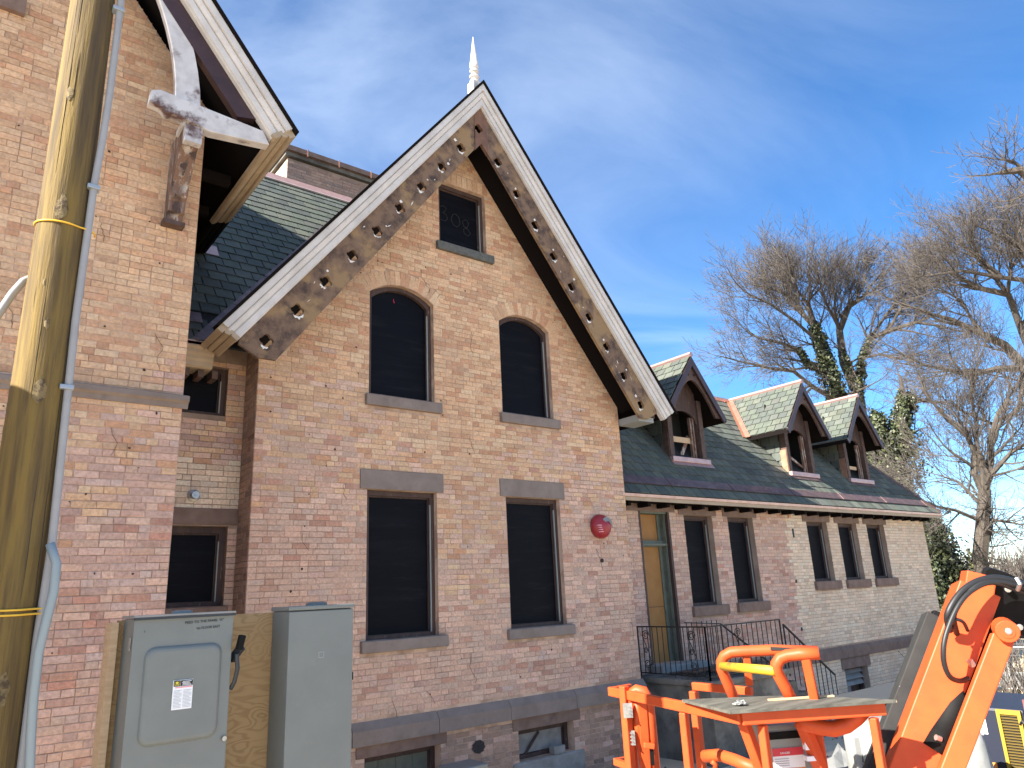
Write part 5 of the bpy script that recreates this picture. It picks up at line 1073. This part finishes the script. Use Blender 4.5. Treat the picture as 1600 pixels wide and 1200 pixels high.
for k, pts in enumerate(([(6.388, 1.901, -0.184), (6.197, 2.021, -0.099), (6.046, 2.122, -0.046), (5.917, 2.202, -0.058), (5.803, 2.276, -0.117), (5.719, 2.337, -0.213), (5.706, 2.379, -0.298), (5.822, 2.427, -0.391)],
                         [(6.368, 1.902, -0.218), (6.176, 2.020, -0.124), (6.034, 2.115, -0.073), (5.908, 2.191, -0.080), (5.813, 2.264, -0.144), (5.747, 2.324, -0.236), (5.777, 2.368, -0.315), (5.921, 2.425, -0.419)],
                         [(6.422, 1.925, -0.250), (6.166, 2.060, -0.136), (5.979, 2.146, -0.075), (5.845, 2.230, -0.120), (5.735, 2.298, -0.214), (5.640, 2.368, -0.379), (5.604, 2.403, -0.503), (5.626, 2.424, -0.609), (5.690, 2.429, -0.690), (5.815, 2.424, -0.727), (5.901, 2.405, -0.718)],
                         [(5.711, 2.364, -0.341), (5.709, 2.328, -0.311), (5.777, 2.309, -0.332), (5.923, 2.349, -0.397)])):
    cv = []
    for i in range(len(pts) - 1):                       # smooth the hose a little
        p0, p1, p2, p3 = [V(pts[max(0, min(len(pts) - 1, i + d))]) for d in (-1, 0, 1, 2)]
        for q in range(5):
            t = q / 5; cv.append(0.5 * ((2 * p1) + (p2 - p0) * t + (2 * p0 - 5 * p1 + 4 * p2 - p3) * t * t + (3 * p1 - 3 * p2 + p3 - p0) * t ** 3))
    cv.append(V(pts[-1])); B().tube(cv, (0.023, 0.020, 0.018, 0.012)[k], 8).build('hose', M_RUBBER, lift, smooth=True)
B().tube([(6.088, 2.024, -0.052), (6.079, 2.006, -0.092), (6.107, 2.040, -0.135)], 0.014, 6).build('hose_clamp', M_STEEL, lift)
# turntable and wheels of the machine, below the frame
base = V((6.7, 2.4, 0)); gb = gz(6.7, 2.4)
bevel(B().box(6.0, 8.2, 0.7, 1.7, gb + 0.25, gb + 0.55).build('chassis', M_ORANGE, lift), 0.04)
for x in (6.4, 7.9):
    for y in (0.55, 1.75):
        wl = B().lathe((x, y - 0.16, gb + 0.42), [(0.25, 0), (0.40, 0.02), (0.42, 0.06), (0.42, 0.26), (0.40, 0.30), (0.25, 0.32)], 22, (0, 1, 0)).build('wheel', M_RUBBER, lift, smooth=False); B().lathe((x, y - 0.17, gb + 0.42), [(0.22, 0), (0.2, 0.02), (0.06, 0.03)], 16, (0, 1, 0)).build('rim', M_WHITEPL, wl)

# ================================================================== things standing behind the lift
ggz = gz(8.5, 3.2)
gen = thing('site_generator', 'navy blue generator with yellow framed grille and white nameplate behind the boom', 'generator', (8.9, 2.9, ggz))
XG = 8.4
ga, gb_, gc, gd = V((8.400, 3.756, -1.408)), V((8.400, 3.219, -1.267)), V((8.400, 3.008, -1.205)), V((8.400, 3.227, -1.810))
bevel(B().box(XG, XG + 1.1, gc.y - 0.02, ga.y, ggz, gb_.z - 0.01).build('case', M_NAVY, gen), 0.03)
yl0, yl1 = gc.y, gb_.y
B().ring(rect(yl0, yl1, gb_.z - 0.95, gb_.z - 0.02), rect(yl0 + 0.03, yl1 - 0.03, gb_.z - 0.91, gb_.z - 0.06), lambda u, v, n: (XG - 0.035 + n, u, v), 0.033).build('grille_frame', M_BAND, gen)
B().box(XG - 0.006, XG - 0.002, yl0 + 0.03, yl1 - 0.03, gb_.z - 0.91, gb_.z - 0.06).build('grille_back', M_GRILLE, gen)
for k in range(34): B().box(XG - 0.022, XG - 0.008, yl0 + 0.03, yl1 - 0.03, gb_.z - 0.90 + k * 0.025, gb_.z - 0.893 + k * 0.025).build('grille_slat', mat('grille_slat_paint', (0.13, 0.085, 0.01), 0.6), gen)
npl = B().box(XG - 0.006, XG - 0.001, V((8.400, 3.337, -1.485)).y, V((8.400, 3.337, -1.485)).y + 0.50, V((8.400, 3.346, -1.526)).z, V((8.400, 3.343, -1.318)).z).build('nameplate', M_PAPER, gen)
np0 = V((8.400, 3.357, -1.383)); lettering('gen', (XG - 0.007, np0.y + 0.235, np0.z - 0.02), (0, -1, 0), (0, 0, 1), M_INK, gen)
np1 = V((8.400, 3.466, -1.521)); lettering('gen71', (XG - 0.007, np1.y + 0.02, np1.z), (0, -1, 0), (0, 0, 1), M_INK, gen)
for k in range(4): B().box(XG - 0.008, XG - 0.0065, np0.y + 0.02, np0.y + 0.40, np0.z - 0.065 - k * 0.03, np0.z - 0.055 - k * 0.03).build('plate_print', M_GREYINK, gen)
og = V((8.400, 3.374, -1.802)); B().box(XG - 0.006, XG - 0.001, og.y - 0.06, og.y + 0.06, og.z - 0.06, og.z + 0.025).build('orange_tag', M_ORGINK, gen)
rk_ = thing('maroon_rack', 'maroon steel rack with pale clips at the right edge beside generator', 'rack', (8.4, gc.y - 0.2, ggz))
B().box(XG - 0.02, XG + 0.06, gc.y - 0.12, gc.y - 0.035, ggz, gc.z + 0.02).build('upright', M_RED, rk_); B().box(XG + 0.1, XG + 0.9, gc.y - 0.35, gc.y - 0.14, ggz, gc.z - 0.45).build('side_panel', M_RED, rk_)
for k in range(4): B().box(XG - 0.03, XG - 0.021, gc.y - 0.105, gc.y - 0.05, gc.z - 0.16 - k * 0.21, gc.z - 0.06 - k * 0.21).build('clip', M_PINKINK, rk_)
p = V((8.200, 2.991, -1.585)); tag(B().tube([(8.200, 2.969, -1.382), (8.200, 2.945, -1.341), (8.200, 2.926, -1.372), (8.200, 2.925, -1.470), (8.200, 2.962, -1.741), (8.2, p.y - 0.05, ggz)], 0.012, 6).build('power_cable', M_RUBBER, smooth=True), 'thin black power cable looping beside the maroon rack', 'cable')
# navy crate, white tank, white sack, tarp
cz = V((8.481, 4.367, -1.292)); nc = tag(bevel(B().ob((cz.x - 0.1, cz.y - 0.6, gz(cz.x, cz.y)), (1.6, 0, 0), (0, 1.1, 0), (0, 0, cz.z - gz(cz.x, cz.y) - 0.03)).build('navy_crate', M_NAVY), 0.02), 'dark navy steel crate with lid seen past the plywood table', 'crate')
bevel(B().ob((cz.x - 0.14, cz.y - 0.64, cz.z - 0.028), (1.68, 0, 0), (0, 1.18, 0), (0, 0, 0.03)).build('lid', mat('lid_grey', (0.05, 0.055, 0.06), 0.5), nc), 0.008)
tk = V((6.988, 3.728, -1.386)); tg = gz(tk.x, tk.y)
tank = thing('white_tank', 'white plastic tank with black sideways letters under the plywood table', 'tank', (tk.x, tk.y, tg))
B().lathe((tk.x, tk.y, tg), [(0.14, 0), (0.15, 0.05), (0.15, 0.28), (0.12, 0.36), (0.16, 0.44), (0.24, 0.56), (0.27, 0.66), (0.27, tk.z + 0.12 - tg), (0.23, tk.z + 0.15 - tg), (0.05, tk.z + 0.155 - tg)], 24).build('body', M_WHITEPL, tank, smooth=True)
ip = V((6.717, 3.736, -1.473)); bevel(B().ob(ip + vv * -0.06 + V((0, 0, -0.20)), vv * 0.17, uu * 0.05, V((0, 0, 0.32))).build('tag_plate', M_WHITEPL, tank), 0.01)
lettering('ith', ip - uu * 0.004 + vv * 0.09 + V((0, 0, -0.02)), V((0.12, -0.07, 1)), -vv, M_INK, tank)
sk = V((7.668, 3.252, -1.563)); sg = gz(sk.x, sk.y); so_ = B().lathe((sk.x, sk.y, sg), [(0.25, 0), (0.30, 0.1), (0.29, 0.4), (0.24, 0.62), (0.17, 0.78), (0.14, sk.z + 0.10 - sg), (0.12, sk.z + 0.19 - sg), (0.06, sk.z + 0.215 - sg)], 18).build('white_sack', M_WHITEPL, smooth=True)
for v_ in so_.data.vertices: v_.co.x += 0.03 * math.sin(v_.co.z * 9 + v_.co.y * 14); v_.co.y += 0.03 * math.sin(v_.co.z * 7 + v_.co.x * 11)
tag(so_, 'upright white sack in sunlight between the boom arm and generator', 'sack')
tp = V((7.613, 4.443, -1.789)); tz = gz(tp.x, tp.y); tb = B(); n = 14
for j in range(n + 1):
    for i in range(n + 1):
        a, b_ = i / n - 0.5, j / n - 0.5; e = max(0, 1 - 2.05 * max(abs(a), abs(b_)))
        tb.v.append((tp.x + a * 2.2, tp.y + b_ * 1.4, tz + 0.01 + 0.62 * sm(0, 0.5, e) + 0.10 * math.sin(a * 21 + b_ * 6) * sm(0, .4, e) + 0.06 * math.sin(b_ * 25) * sm(0, .4, e)))
tb.f = [(j * (n + 1) + i, j * (n + 1) + i + 1, (j + 1) * (n + 1) + i + 1, (j + 1) * (n + 1) + i) for j in range(n) for i in range(n)]
tag(tb.build('tarp', M_TARP, fix=False), 'crumpled grey tarp heap on the ground behind the lift platform', 'tarp')
tag(bevel(B().box(tp.x - 0.6, tp.x + 0.5, tp.y - 1.4, tp.y - 0.9, tz, tz + 0.35).build('wood_pallet', M_WOODNEW), 0.01), 'pale timber stack on the ground in front of grey tarp', 'pallet')
sbx = V((5.593, 8.300, -1.997)); tag(bevel(B().box(sbx.x - 0.28, sbx.x + 0.2, 8.1, 8.5, gz(6.2, 8.3), sbx.z).build('junction_box', M_BOX), 0.015), 'grey metal junction box at the foot of the gable', 'box')
# temporary mesh fence panels, barrier cloth, dry grass bank
def fence_panel(p, q, label):
    p, q = V(p), V(q); t = thing('mesh_fence_panel', label, 'fence', p, 'temporary site fence')
    H = 1.9; B().tube([p, p + V((0, 0, H))], 0.025, 6).build('post', M_FENCE, t); B().tube([q, q + V((0, 0, H))], 0.025, 6).build('post', M_FENCE, t)
    for z in (0.12, H - 0.02, 1.0): B().tube([p + V((0, 0, z)), q + V((0, 0, z))], 0.02, 6).build('rail', M_FENCE, t)
    b = B(); d = q - p; n = int(d.length / 0.11)
    for i in range(n): a = p + d * (i / n); b.tube([a + V((0, 0, 0.12)), a + V((0, 0, H))], 0.0035, 3, cap=False)
    for k in range(14): b.tube([p + V((0, 0, 0.2 + k * 0.125)), q + V((0, 0, 0.2 + k * 0.125))], 0.003, 3, cap=False)
    tag(b.build('mesh', M_FENCE, t, fix=False), kind='stuff')
f0 = V((19.662, 7.973, -2.739)); f1 = V((19.878, 7.159, -2.800)); f2 = V((20.294, 6.143, -2.746))
for p in (f0, f1, f2): p.z = gz(p.x, p.y)
fence_panel(f0, f1 + V((-0.05, 0, 0)), 'wire mesh fence panel standing behind the orange boom'); fence_panel(f1, f2, 'wire mesh fence panel running out of frame at right')
bcl = B().ob(f0 + V((0, 0.1, 0)), f2 - f0, V((0, 0.06, 0)), V((0, 0, 0.45))).build('barrier_cloth', M_BARRIER); tag(bcl, 'low grey fabric barrier along the foot of the mesh fence', 'barrier')
gr = B(); r_ = random.Random(17)
for i in range(15000):
    d = r_.uniform(11, 34); az = R(r_.uniform(66, 92)); hx, hy, k = math.sin(az), math.cos(az), 1.0
    x, y = hx / k * d, hy / k * d; z = gz(x, y); h = r_.uniform(0.05, 0.22); t = r_.uniform(0, 6.28); lx, ly = r_.uniform(-.1, .1), r_.uniform(-.1, .1); w_ = 0.015
    gr.add([(x - w_ * math.cos(t), y - w_ * math.sin(t), z), (x + w_ * math.cos(t), y + w_ * math.sin(t), z), (x + lx, y + ly, z + h)], [(0, 1, 2)])
tag(gr.build('dry_grass', M_GRASS, fix=False), 'pale dry grass on the sunny bank beyond the mesh fence', 'grass', kind='stuff')

# ================================================================== trees
def grow(limbs, seed, L=(3.0, 1.5, 0.8, 0.42), nch=(9, 6, 5, 4), up=0.25, spread=0.9, crown=None, rmin=0.007, skip=0.18):
    """limbs: list of (points, r0, r1). returns (thick tubes, thin tubes)"""
    r_ = random.Random(seed); thick = []; thin = []
    def ru(): return V((r_.gauss(0, 1), r_.gauss(0, 1), r_.gauss(0, 1))).normalized()
    def branch(p, d, ln, r, lev):
        n = 4 if lev < 2 else 3; pts = [p]; dd = d.copy()
        for i in range(n):
            dd = (dd + ru() * 0.22 + V((0, 0, up * 0.35))).normalized(); pts.append(pts[-1] + dd * (ln / n))
        rs = [max(rmin, r * (1 - 0.65 * i / n)) for i in range(n + 1)]
        (thick if lev == 0 else thin).append((pts, rs))
        if lev < len(L) - 1: kids(pts, rs, lev + 1, nch[lev + 1])
    def kids(pts, rs, lev, n, t0=None):
        m = len(pts) - 1
        for i in range(n):
            t = (skip if t0 is None else t0) + (1 - (skip if t0 is None else t0)) * (i + r_.random()) / n; k = min(m - 1, int(t * m)); f = t * m - k
            p = pts[k].lerp(pts[k + 1], f); d = (pts[k + 1] - pts[k]).normalized(); r = rs[k] * (1 - f) + rs[k + 1] * f
            s_ = ru(); s_ = (s_ - d * s_.dot(d)).normalized(); nd = (d * r_.uniform(0.45, 0.95) + s_ * spread + V((0, 0, up))).normalized()
            if crown is not None: nd = (nd + (p - crown).normalized() * 0.35).normalized()
            branch(p, nd, L[lev] * r_.uniform(0.6, 1.15) * (1.1 - 0.35 * t), min(r * 0.6, 0.035 * L[lev] + 0.004), lev)
        branch(pts[-1], (pts[-1] - pts[-2]).normalized(), L[lev] * r_.uniform(0.8, 1.1), rs[-1], lev)
    for pts, r0, r1 in limbs:
        pts = [V(p) for p in pts]; m = len(pts) - 1; rs = [r0 + (r1 - r0) * i / m for i in range(m + 1)]
        wob = [pts[0]] + [p + ru() * 0.06 for p in pts[1:]]; thick.append((wob, rs)); kids(wob, rs, 0, nch[0])
    return thick, thin
def tree(name, label, limbs, seed, base, group, bare_twig=M_TWIG, **kw):
    t = thing(name, label, 'tree', base, group); th, tn = grow(limbs, seed, **kw)
    a = B()
    for p, r in th: a.tube(p, r, 6 if r[0] > 0.06 else 4, cap=False)
    a.build('trunk', M_BARK, t, fix=False); c = B()
    for p, r in tn: c.tube(p, r, 3, cap=False)
    c.build('crown', bare_twig, t, fix=False); return t
def ivy(parent, paths, seed, n=5000, size=0.16, name='ivy', tones_=((0.032, 0.045, 0.015), (0.022, 0.033, 0.012), (0.05, 0.062, 0.022), (0.075, 0.085, 0.033), (0.015, 0.022, 0.009))):
    r_ = random.Random(seed); b = B(); tot = sum(w for _, w in paths)
    for pts, w in paths:
        pts = [(V(p), r) for p, r in pts]; m = len(pts) - 1
        for i in range(int(n * w / tot)):
            t = r_.random() * m; k = int(t); f = t - k; c = pts[k][0].lerp(pts[k + 1][0], f); rad = pts[k][1] * (1 - f) + pts[k + 1][1] * f
            d = V((r_.gauss(0, 1), r_.gauss(0, 1), r_.gauss(0, 1))).normalized(); lump = 0.65 + 0.35 * math.sin(c.z * 2.3 + d.x * 3 + seed) * math.sin(d.y * 4 + c.x)
            p = c + d * (rad * lump * r_.uniform(0.55, 1.1)); s_ = size * r_.uniform(0.6, 1.3)
            nrm = (d + V((r_.gauss(0, .6), r_.gauss(0, .6), r_.gauss(0, .6) + 0.3))).normalized(); u = nrm.orthogonal().normalized(); v = nrm.cross(u); an = r_.uniform(0, 6.28); u, v = u * math.cos(an) + v * math.sin(an), v * math.cos(an) - u * math.sin(an)
            b.add([p - u * s_ * .5, p + v * s_ * .45 - nrm * s_ * .12, p + u * s_ * .6, p - v * s_ * .45 - nrm * s_ * .12], [(0, 1, 2), (0, 2, 3)], shade(r_.choice(tones_), r_.uniform(0.8, 1.25)))
    return b.build(name, M_LEAF, parent, fix=False)
def drop(p, z=None): p = V(p); return (p.x, p.y, gz(p.x, p.y) if z is None else z)
A0 = (34.985, 17.649, 6.493); A1 = (35.686, 17.106, 6.454)
tA = tree('bare_tree', 'large bare spreading tree with ivy clad twin trunks behind the wing roof', [
    ([drop(A0), A0, (34.670, 17.337, 8.020), (33.933, 17.297, 9.720), (33.411, 17.257, 10.957), (32.935, 17.237, 12.039), (32.559, 17.139, 13.116), (32.832, 17.024, 13.925)], 0.40, 0.07),
    ([drop(A1), A1, (35.160, 16.736, 8.595), (34.634, 16.894, 10.386), (34.489, 16.706, 11.930), (34.722, 16.215, 13.120), (35.627, 15.814, 13.699), (36.049, 15.514, 14.321)], 0.36, 0.06),
    ([(35.160, 16.736, 8.595), (34.613, 16.012, 10.298), (34.456, 15.304, 11.113), (34.895, 14.606, 11.336), (35.449, 13.552, 11.559), (36.004, 12.840, 11.208)], 0.18, 0.06),
    ([(33.712, 17.413, 9.884), (32.693, 17.729, 10.142), (32.009, 17.744, 10.858), (31.061, 18.011, 11.099), (30.004, 18.515, 11.292)], 0.14, 0.05),
    ([(32.935, 17.237, 12.039), (32.764, 17.716, 12.915), (32.360, 18.276, 14.071), (31.886, 18.671, 14.744)], 0.12, 0.05),
    ([(34.552, 17.318, 8.328), (32.763, 17.696, 8.999), (31.567, 17.887, 9.619), (30.336, 18.282, 9.762), (29.163, 18.843, 10.050)], 0.13, 0.05),
    ([(32.559, 17.139, 13.116), (31.814, 17.008, 13.278), (31.290, 16.909, 13.593)], 0.09, 0.04),
    ([(34.476, 16.743, 11.496), (34.185, 16.755, 12.814), (34.342, 16.529, 13.810)], 0.10, 0.04),
    ([(34.722, 16.215, 13.120), (34.664, 15.644, 13.353), (34.395, 15.417, 13.827)], 0.08, 0.04),
    ([(34.456, 15.304, 11.113), (34.718, 14.474, 12.080), (34.831, 13.892, 12.693)], 0.09, 0.04),
    ([(33.268, 17.257, 11.266), (31.581, 17.464, 12.181), (30.269, 17.737, 12.831), (29.316, 18.100, 13.181)], 0.09, 0.04), ([(32.935, 17.237, 12.039), (32.648, 17.720, 13.514), (32.358, 18.073, 14.629)], 0.08, 0.04), ([(34.489, 16.706, 11.930), (32.869, 16.374, 13.082), (32.178, 16.113, 13.838)], 0.08, 0.04),
    ([(34.895, 14.606, 11.336), (34.873, 13.753, 12.258), (35.074, 13.043, 13.029)], 0.07, 0.03), ([(34.613, 16.012, 10.298), (34.738, 15.139, 10.231), (35.102, 14.310, 9.891), (35.469, 13.559, 10.054)], 0.07, 0.03)], 41, drop(A0), 'bare trees behind the wing', crown=V((33.876, 17.064, 10.478)), L=(1.9, 1.15, 0.7, 0.42), nch=(9, 5, 4, 3), rmin=0.0065, up=0.12)
ivy(tA, [([((35.189, 17.824, 5.577), 0.7), ((34.328, 17.357, 7.983), 0.8), ((33.768, 17.249, 9.848), 0.75), ((33.386, 17.277, 10.958), 0.5), ((32.952, 17.202, 12.099), 0.35)], 5), ([((35.865, 17.301, 5.539), 0.5), ((35.062, 16.690, 8.571), 0.45), ((34.734, 16.677, 9.675), 0.35), ((34.541, 16.861, 11.035), 0.25)], 2), ([((35.062, 16.690, 8.571), 0.4), ((34.565, 15.929, 10.266), 0.3), ((34.416, 15.357, 11.056), 0.2)], 1), ([((33.618, 17.365, 9.856), 0.3), ((32.693, 17.729, 10.142), 0.3), ((32.059, 17.706, 10.855), 0.2)], 1)], 3, 13000, 0.14)
B0 = (36.487, 9.118, 4.743)
tree('bare_tree', 'tall bare tree with thick leaning limbs reaching in from the right edge', [
    ([drop(B0), B0, (35.533, 9.117, 6.809), (34.538, 9.471, 7.996), (33.787, 9.729, 8.919), (32.553, 10.143, 9.378), (31.443, 10.582, 9.860), (30.482, 11.000, 10.081)], 0.34, 0.06),
    ([(35.533, 9.117, 6.809), (34.341, 9.114, 9.390), (33.829, 9.190, 11.013), (33.465, 9.444, 11.832), (33.130, 9.710, 12.557)], 0.18, 0.05),
    ([(36.129, 8.470, 7.277), (34.518, 8.200, 9.685), (33.146, 8.367, 11.113), (32.186, 8.806, 11.273), (30.632, 9.598, 11.394), (29.452, 10.342, 11.202)], 0.16, 0.04),
    ([(35.986, 8.211, 8.291), (35.097, 7.788, 11.358), (34.197, 8.207, 12.163), (33.464, 8.498, 12.959), (32.858, 8.856, 13.295)], 0.17, 0.05), ([(32.186, 8.806, 11.273), (31.586, 9.215, 12.180), (31.133, 9.546, 12.622)], 0.08, 0.03), ([(33.829, 9.190, 11.013), (33.977, 8.841, 12.364), (33.847, 8.700, 13.747)], 0.08, 0.03), ([(32.553, 10.143, 9.378), (31.970, 10.371, 10.739), (31.380, 10.761, 11.318)], 0.08, 0.03),
    ([(34.538, 9.471, 7.996), (32.805, 9.847, 7.829), (31.809, 10.467, 7.576), (30.665, 10.946, 7.664), (29.625, 11.422, 7.897)], 0.16, 0.05),
    ([(33.829, 9.190, 11.013), (33.175, 9.955, 11.434), (32.707, 10.497, 12.056), (32.401, 10.852, 12.476)], 0.13, 0.05),
    ([(34.518, 8.200, 9.685), (33.288, 7.934, 11.259), (32.428, 7.870, 11.845), (31.790, 7.836, 12.595)], 0.13, 0.05),
    ([(34.538, 9.471, 7.996), (33.987, 9.886, 6.255), (32.899, 10.541, 5.744), (31.597, 11.124, 6.252)], 0.12, 0.04)], 52, drop(B0), 'bare trees behind the wing', crown=V((33.996, 9.567, 8.907)), L=(1.8, 1.05, 0.65, 0.40), nch=(9, 5, 4, 3), rmin=0.0055, up=0.12)
E0 = V((24.045, 4.567, 7.870))
tree('bare_tree', 'bare tree outside the frame whose dark branch tips enter at upper right', [
    ([drop(E0), tuple(E0), (23.250, 4.566, 9.591), (22.610, 4.845, 10.214), (22.208, 5.015, 10.622), (21.944, 5.256, 10.537), (21.683, 5.502, 10.434)], 0.3, 0.03), ([(22.208, 5.015, 10.622), (21.971, 5.125, 10.837), (21.698, 5.349, 10.819)], 0.05, 0.02), ([(23.250, 4.566, 9.591), (22.507, 5.018, 9.969), (22.253, 5.276, 9.816)], 0.08, 0.03)],
    63, drop(E0), 'bare trees behind the wing', L=(0.9, 0.5, 0.3), nch=(5, 4, 3), rmin=0.006)
C0 = (29.580, 10.930, 0.306)
tC = tree('bare_tree', 'smaller bare tree with forked trunk standing right of the wing end', [
    ([drop(C0), C0, (29.533, 10.565, 1.398), (29.407, 10.197, 2.668)], 0.30, 0.22),
    ([(29.407, 10.197, 2.668), (29.043, 10.239, 3.342), (29.004, 10.028, 3.998), (28.657, 10.055, 4.671), (28.040, 10.293, 5.360), (27.405, 10.544, 6.050)], 0.15, 0.04),
    ([(29.407, 10.197, 2.668), (29.486, 9.734, 3.753), (29.278, 9.591, 4.593), (29.382, 9.173, 5.502), (29.755, 8.587, 6.287)], 0.16, 0.04),
    ([(29.407, 10.197, 2.668), (29.129, 9.668, 3.261), (29.169, 8.971, 3.985), (29.334, 8.352, 4.223)], 0.12, 0.04),
    ([(29.004, 10.028, 3.998), (29.409, 9.872, 4.991), (29.398, 9.839, 6.186), (29.693, 9.644, 7.162)], 0.09, 0.03),
    ([(29.486, 10.481, 1.727), (28.293, 10.774, 2.064), (27.351, 11.043, 2.287), (26.608, 11.143, 2.535)], 0.07, 0.025),
    ([(29.489, 10.439, 1.836), (29.673, 9.823, 1.664), (29.956, 9.259, 1.503)], 0.07, 0.025),
    ([(29.408, 10.340, 2.276), (29.127, 10.783, 3.127), (28.869, 11.279, 3.420)], 0.07, 0.025)], 74, drop(C0), 'bare trees behind the wing', crown=V((29.209, 9.933, 3.812)), L=(1.7, 1.0, 0.55, 0.32), nch=(7, 5, 4, 3), rmin=0.0055)
ivy(tC, [([((29.624, 11.056, -0.133), 0.35), ((29.554, 10.790, 0.743), 0.3)], 1)], 9, 350, 0.14, tones_=((0.20, 0.19, 0.06), (0.12, 0.13, 0.04), (0.07, 0.08, 0.03)))
# ivy snag and evergreen masses
S0 = (33.100, 14.828, 3.781)
tS = tree('ivy_covered_tree', 'ivy smothered broken trunk rising behind the roof hip', [([drop(S0), S0, (32.960, 14.344, 5.398), (32.991, 13.826, 6.737), (32.840, 13.667, 7.496)], 0.3, 0.15), ([(32.863, 13.708, 7.334), (33.160, 13.081, 7.311), (33.683, 12.329, 7.141)], 0.10, 0.04), ([(32.922, 14.275, 5.668), (33.330, 13.390, 6.106), (33.526, 13.061, 5.493)], 0.06, 0.03)], 85, drop(S0), 'evergreens beside the wing end', L=(1.0, 0.6, 0.35), nch=(6, 5, 4), rmin=0.008)
ivy(tS, [([((33.104, 15.122, 2.977), 1.40), ((33.030, 14.586, 4.590), 1.46), ((32.788, 14.378, 5.676), 1.16), ((32.902, 13.895, 6.742), 0.67), ((32.862, 13.650, 7.495), 0.55)], 5), ([((32.430, 15.051, 4.624), 0.85), ((32.172, 14.757, 5.979), 0.73), ((31.968, 14.619, 6.795), 0.49)], 2), ([((32.862, 13.650, 7.495), 0.37), ((33.172, 13.184, 7.366), 0.18)], 0.4)], 11, 16000, 0.135)
H0 = V((29.916, 12.471, -0.995))
hedge = thing('evergreen_shrub', 'tall dark evergreen shrub growing at the far end of the wing', 'shrub', drop(H0), 'evergreens beside the wing end')
B().tube([drop(H0), tuple(H0), (29.495, 12.048, 1.065)], [0.12, 0.08, 0.03], 6).build('trunk', M_BARK, hedge)
ivy(hedge, [([((30.274, 12.778, -2.598), 1.22), ((29.973, 12.427, -0.998), 1.22), ((29.629, 12.194, 0.379), 1.16), ((29.259, 12.106, 1.418), 0.85), ((29.082, 12.076, 1.881), 0.49)], 5), ([((30.788, 12.360, -1.494), 0.85), ((30.517, 12.065, -0.106), 0.73)], 1.5)], 13, 16000, 0.125, name='crown')
# far brown wood on the slope and low brush
fw = B(); r_ = random.Random(29)
for i in range(1100):
    d = r_.uniform(58, 95); az = R(r_.uniform(52, 104)); hx, hy, k = math.sin(az), math.cos(az), 1.0
    x, y = hx / k * d, hy / k * d; z = gz(x, y); h = r_.uniform(2.0, 4.2)
    for q in range(9):
        t = r_.uniform(0, 6.28); e = V((math.cos(t) * r_.uniform(.3, 1.3), math.sin(t) * r_.uniform(.3, 1.3), h * r_.uniform(.6, 1))); p = V((x, y, z)); fw.tube([p, p + e * 0.5 + V((r_.uniform(-.2, .2), r_.uniform(-.2, .2), 0.2)), p + e], [0.05, 0.035, 0.015], 3, cap=False)
tag(fw.build('far_wood', M_TWIG, fix=False), 'low brown leafless wood far behind the boom', 'wood', kind='stuff')
bs = B()
for i in range(90):
    d = r_.uniform(18, 26); az = R(r_.uniform(66, 92)); hx, hy, k = math.sin(az), math.cos(az), 1.0
    x, y = hx / k * d, hy / k * d; z = gz(x, y)
    for q in range(14):
        t = r_.uniform(0, 6.28); e = V((math.cos(t) * r_.uniform(.2, .9), math.sin(t) * r_.uniform(.2, .9), r_.uniform(.3, 1.5))); p = V((x, y, z)); bs.tube([p, p + e * 0.5 + V((r_.uniform(-.15, .15), r_.uniform(-.15, .15), 0.1)), p + e], [0.012, 0.009, 0.005], 3, cap=False)
tag(bs.build('brush', M_TWIG, fix=False), 'tangle of bare twigs on the bank behind the mesh fence', 'brush', kind='stuff')
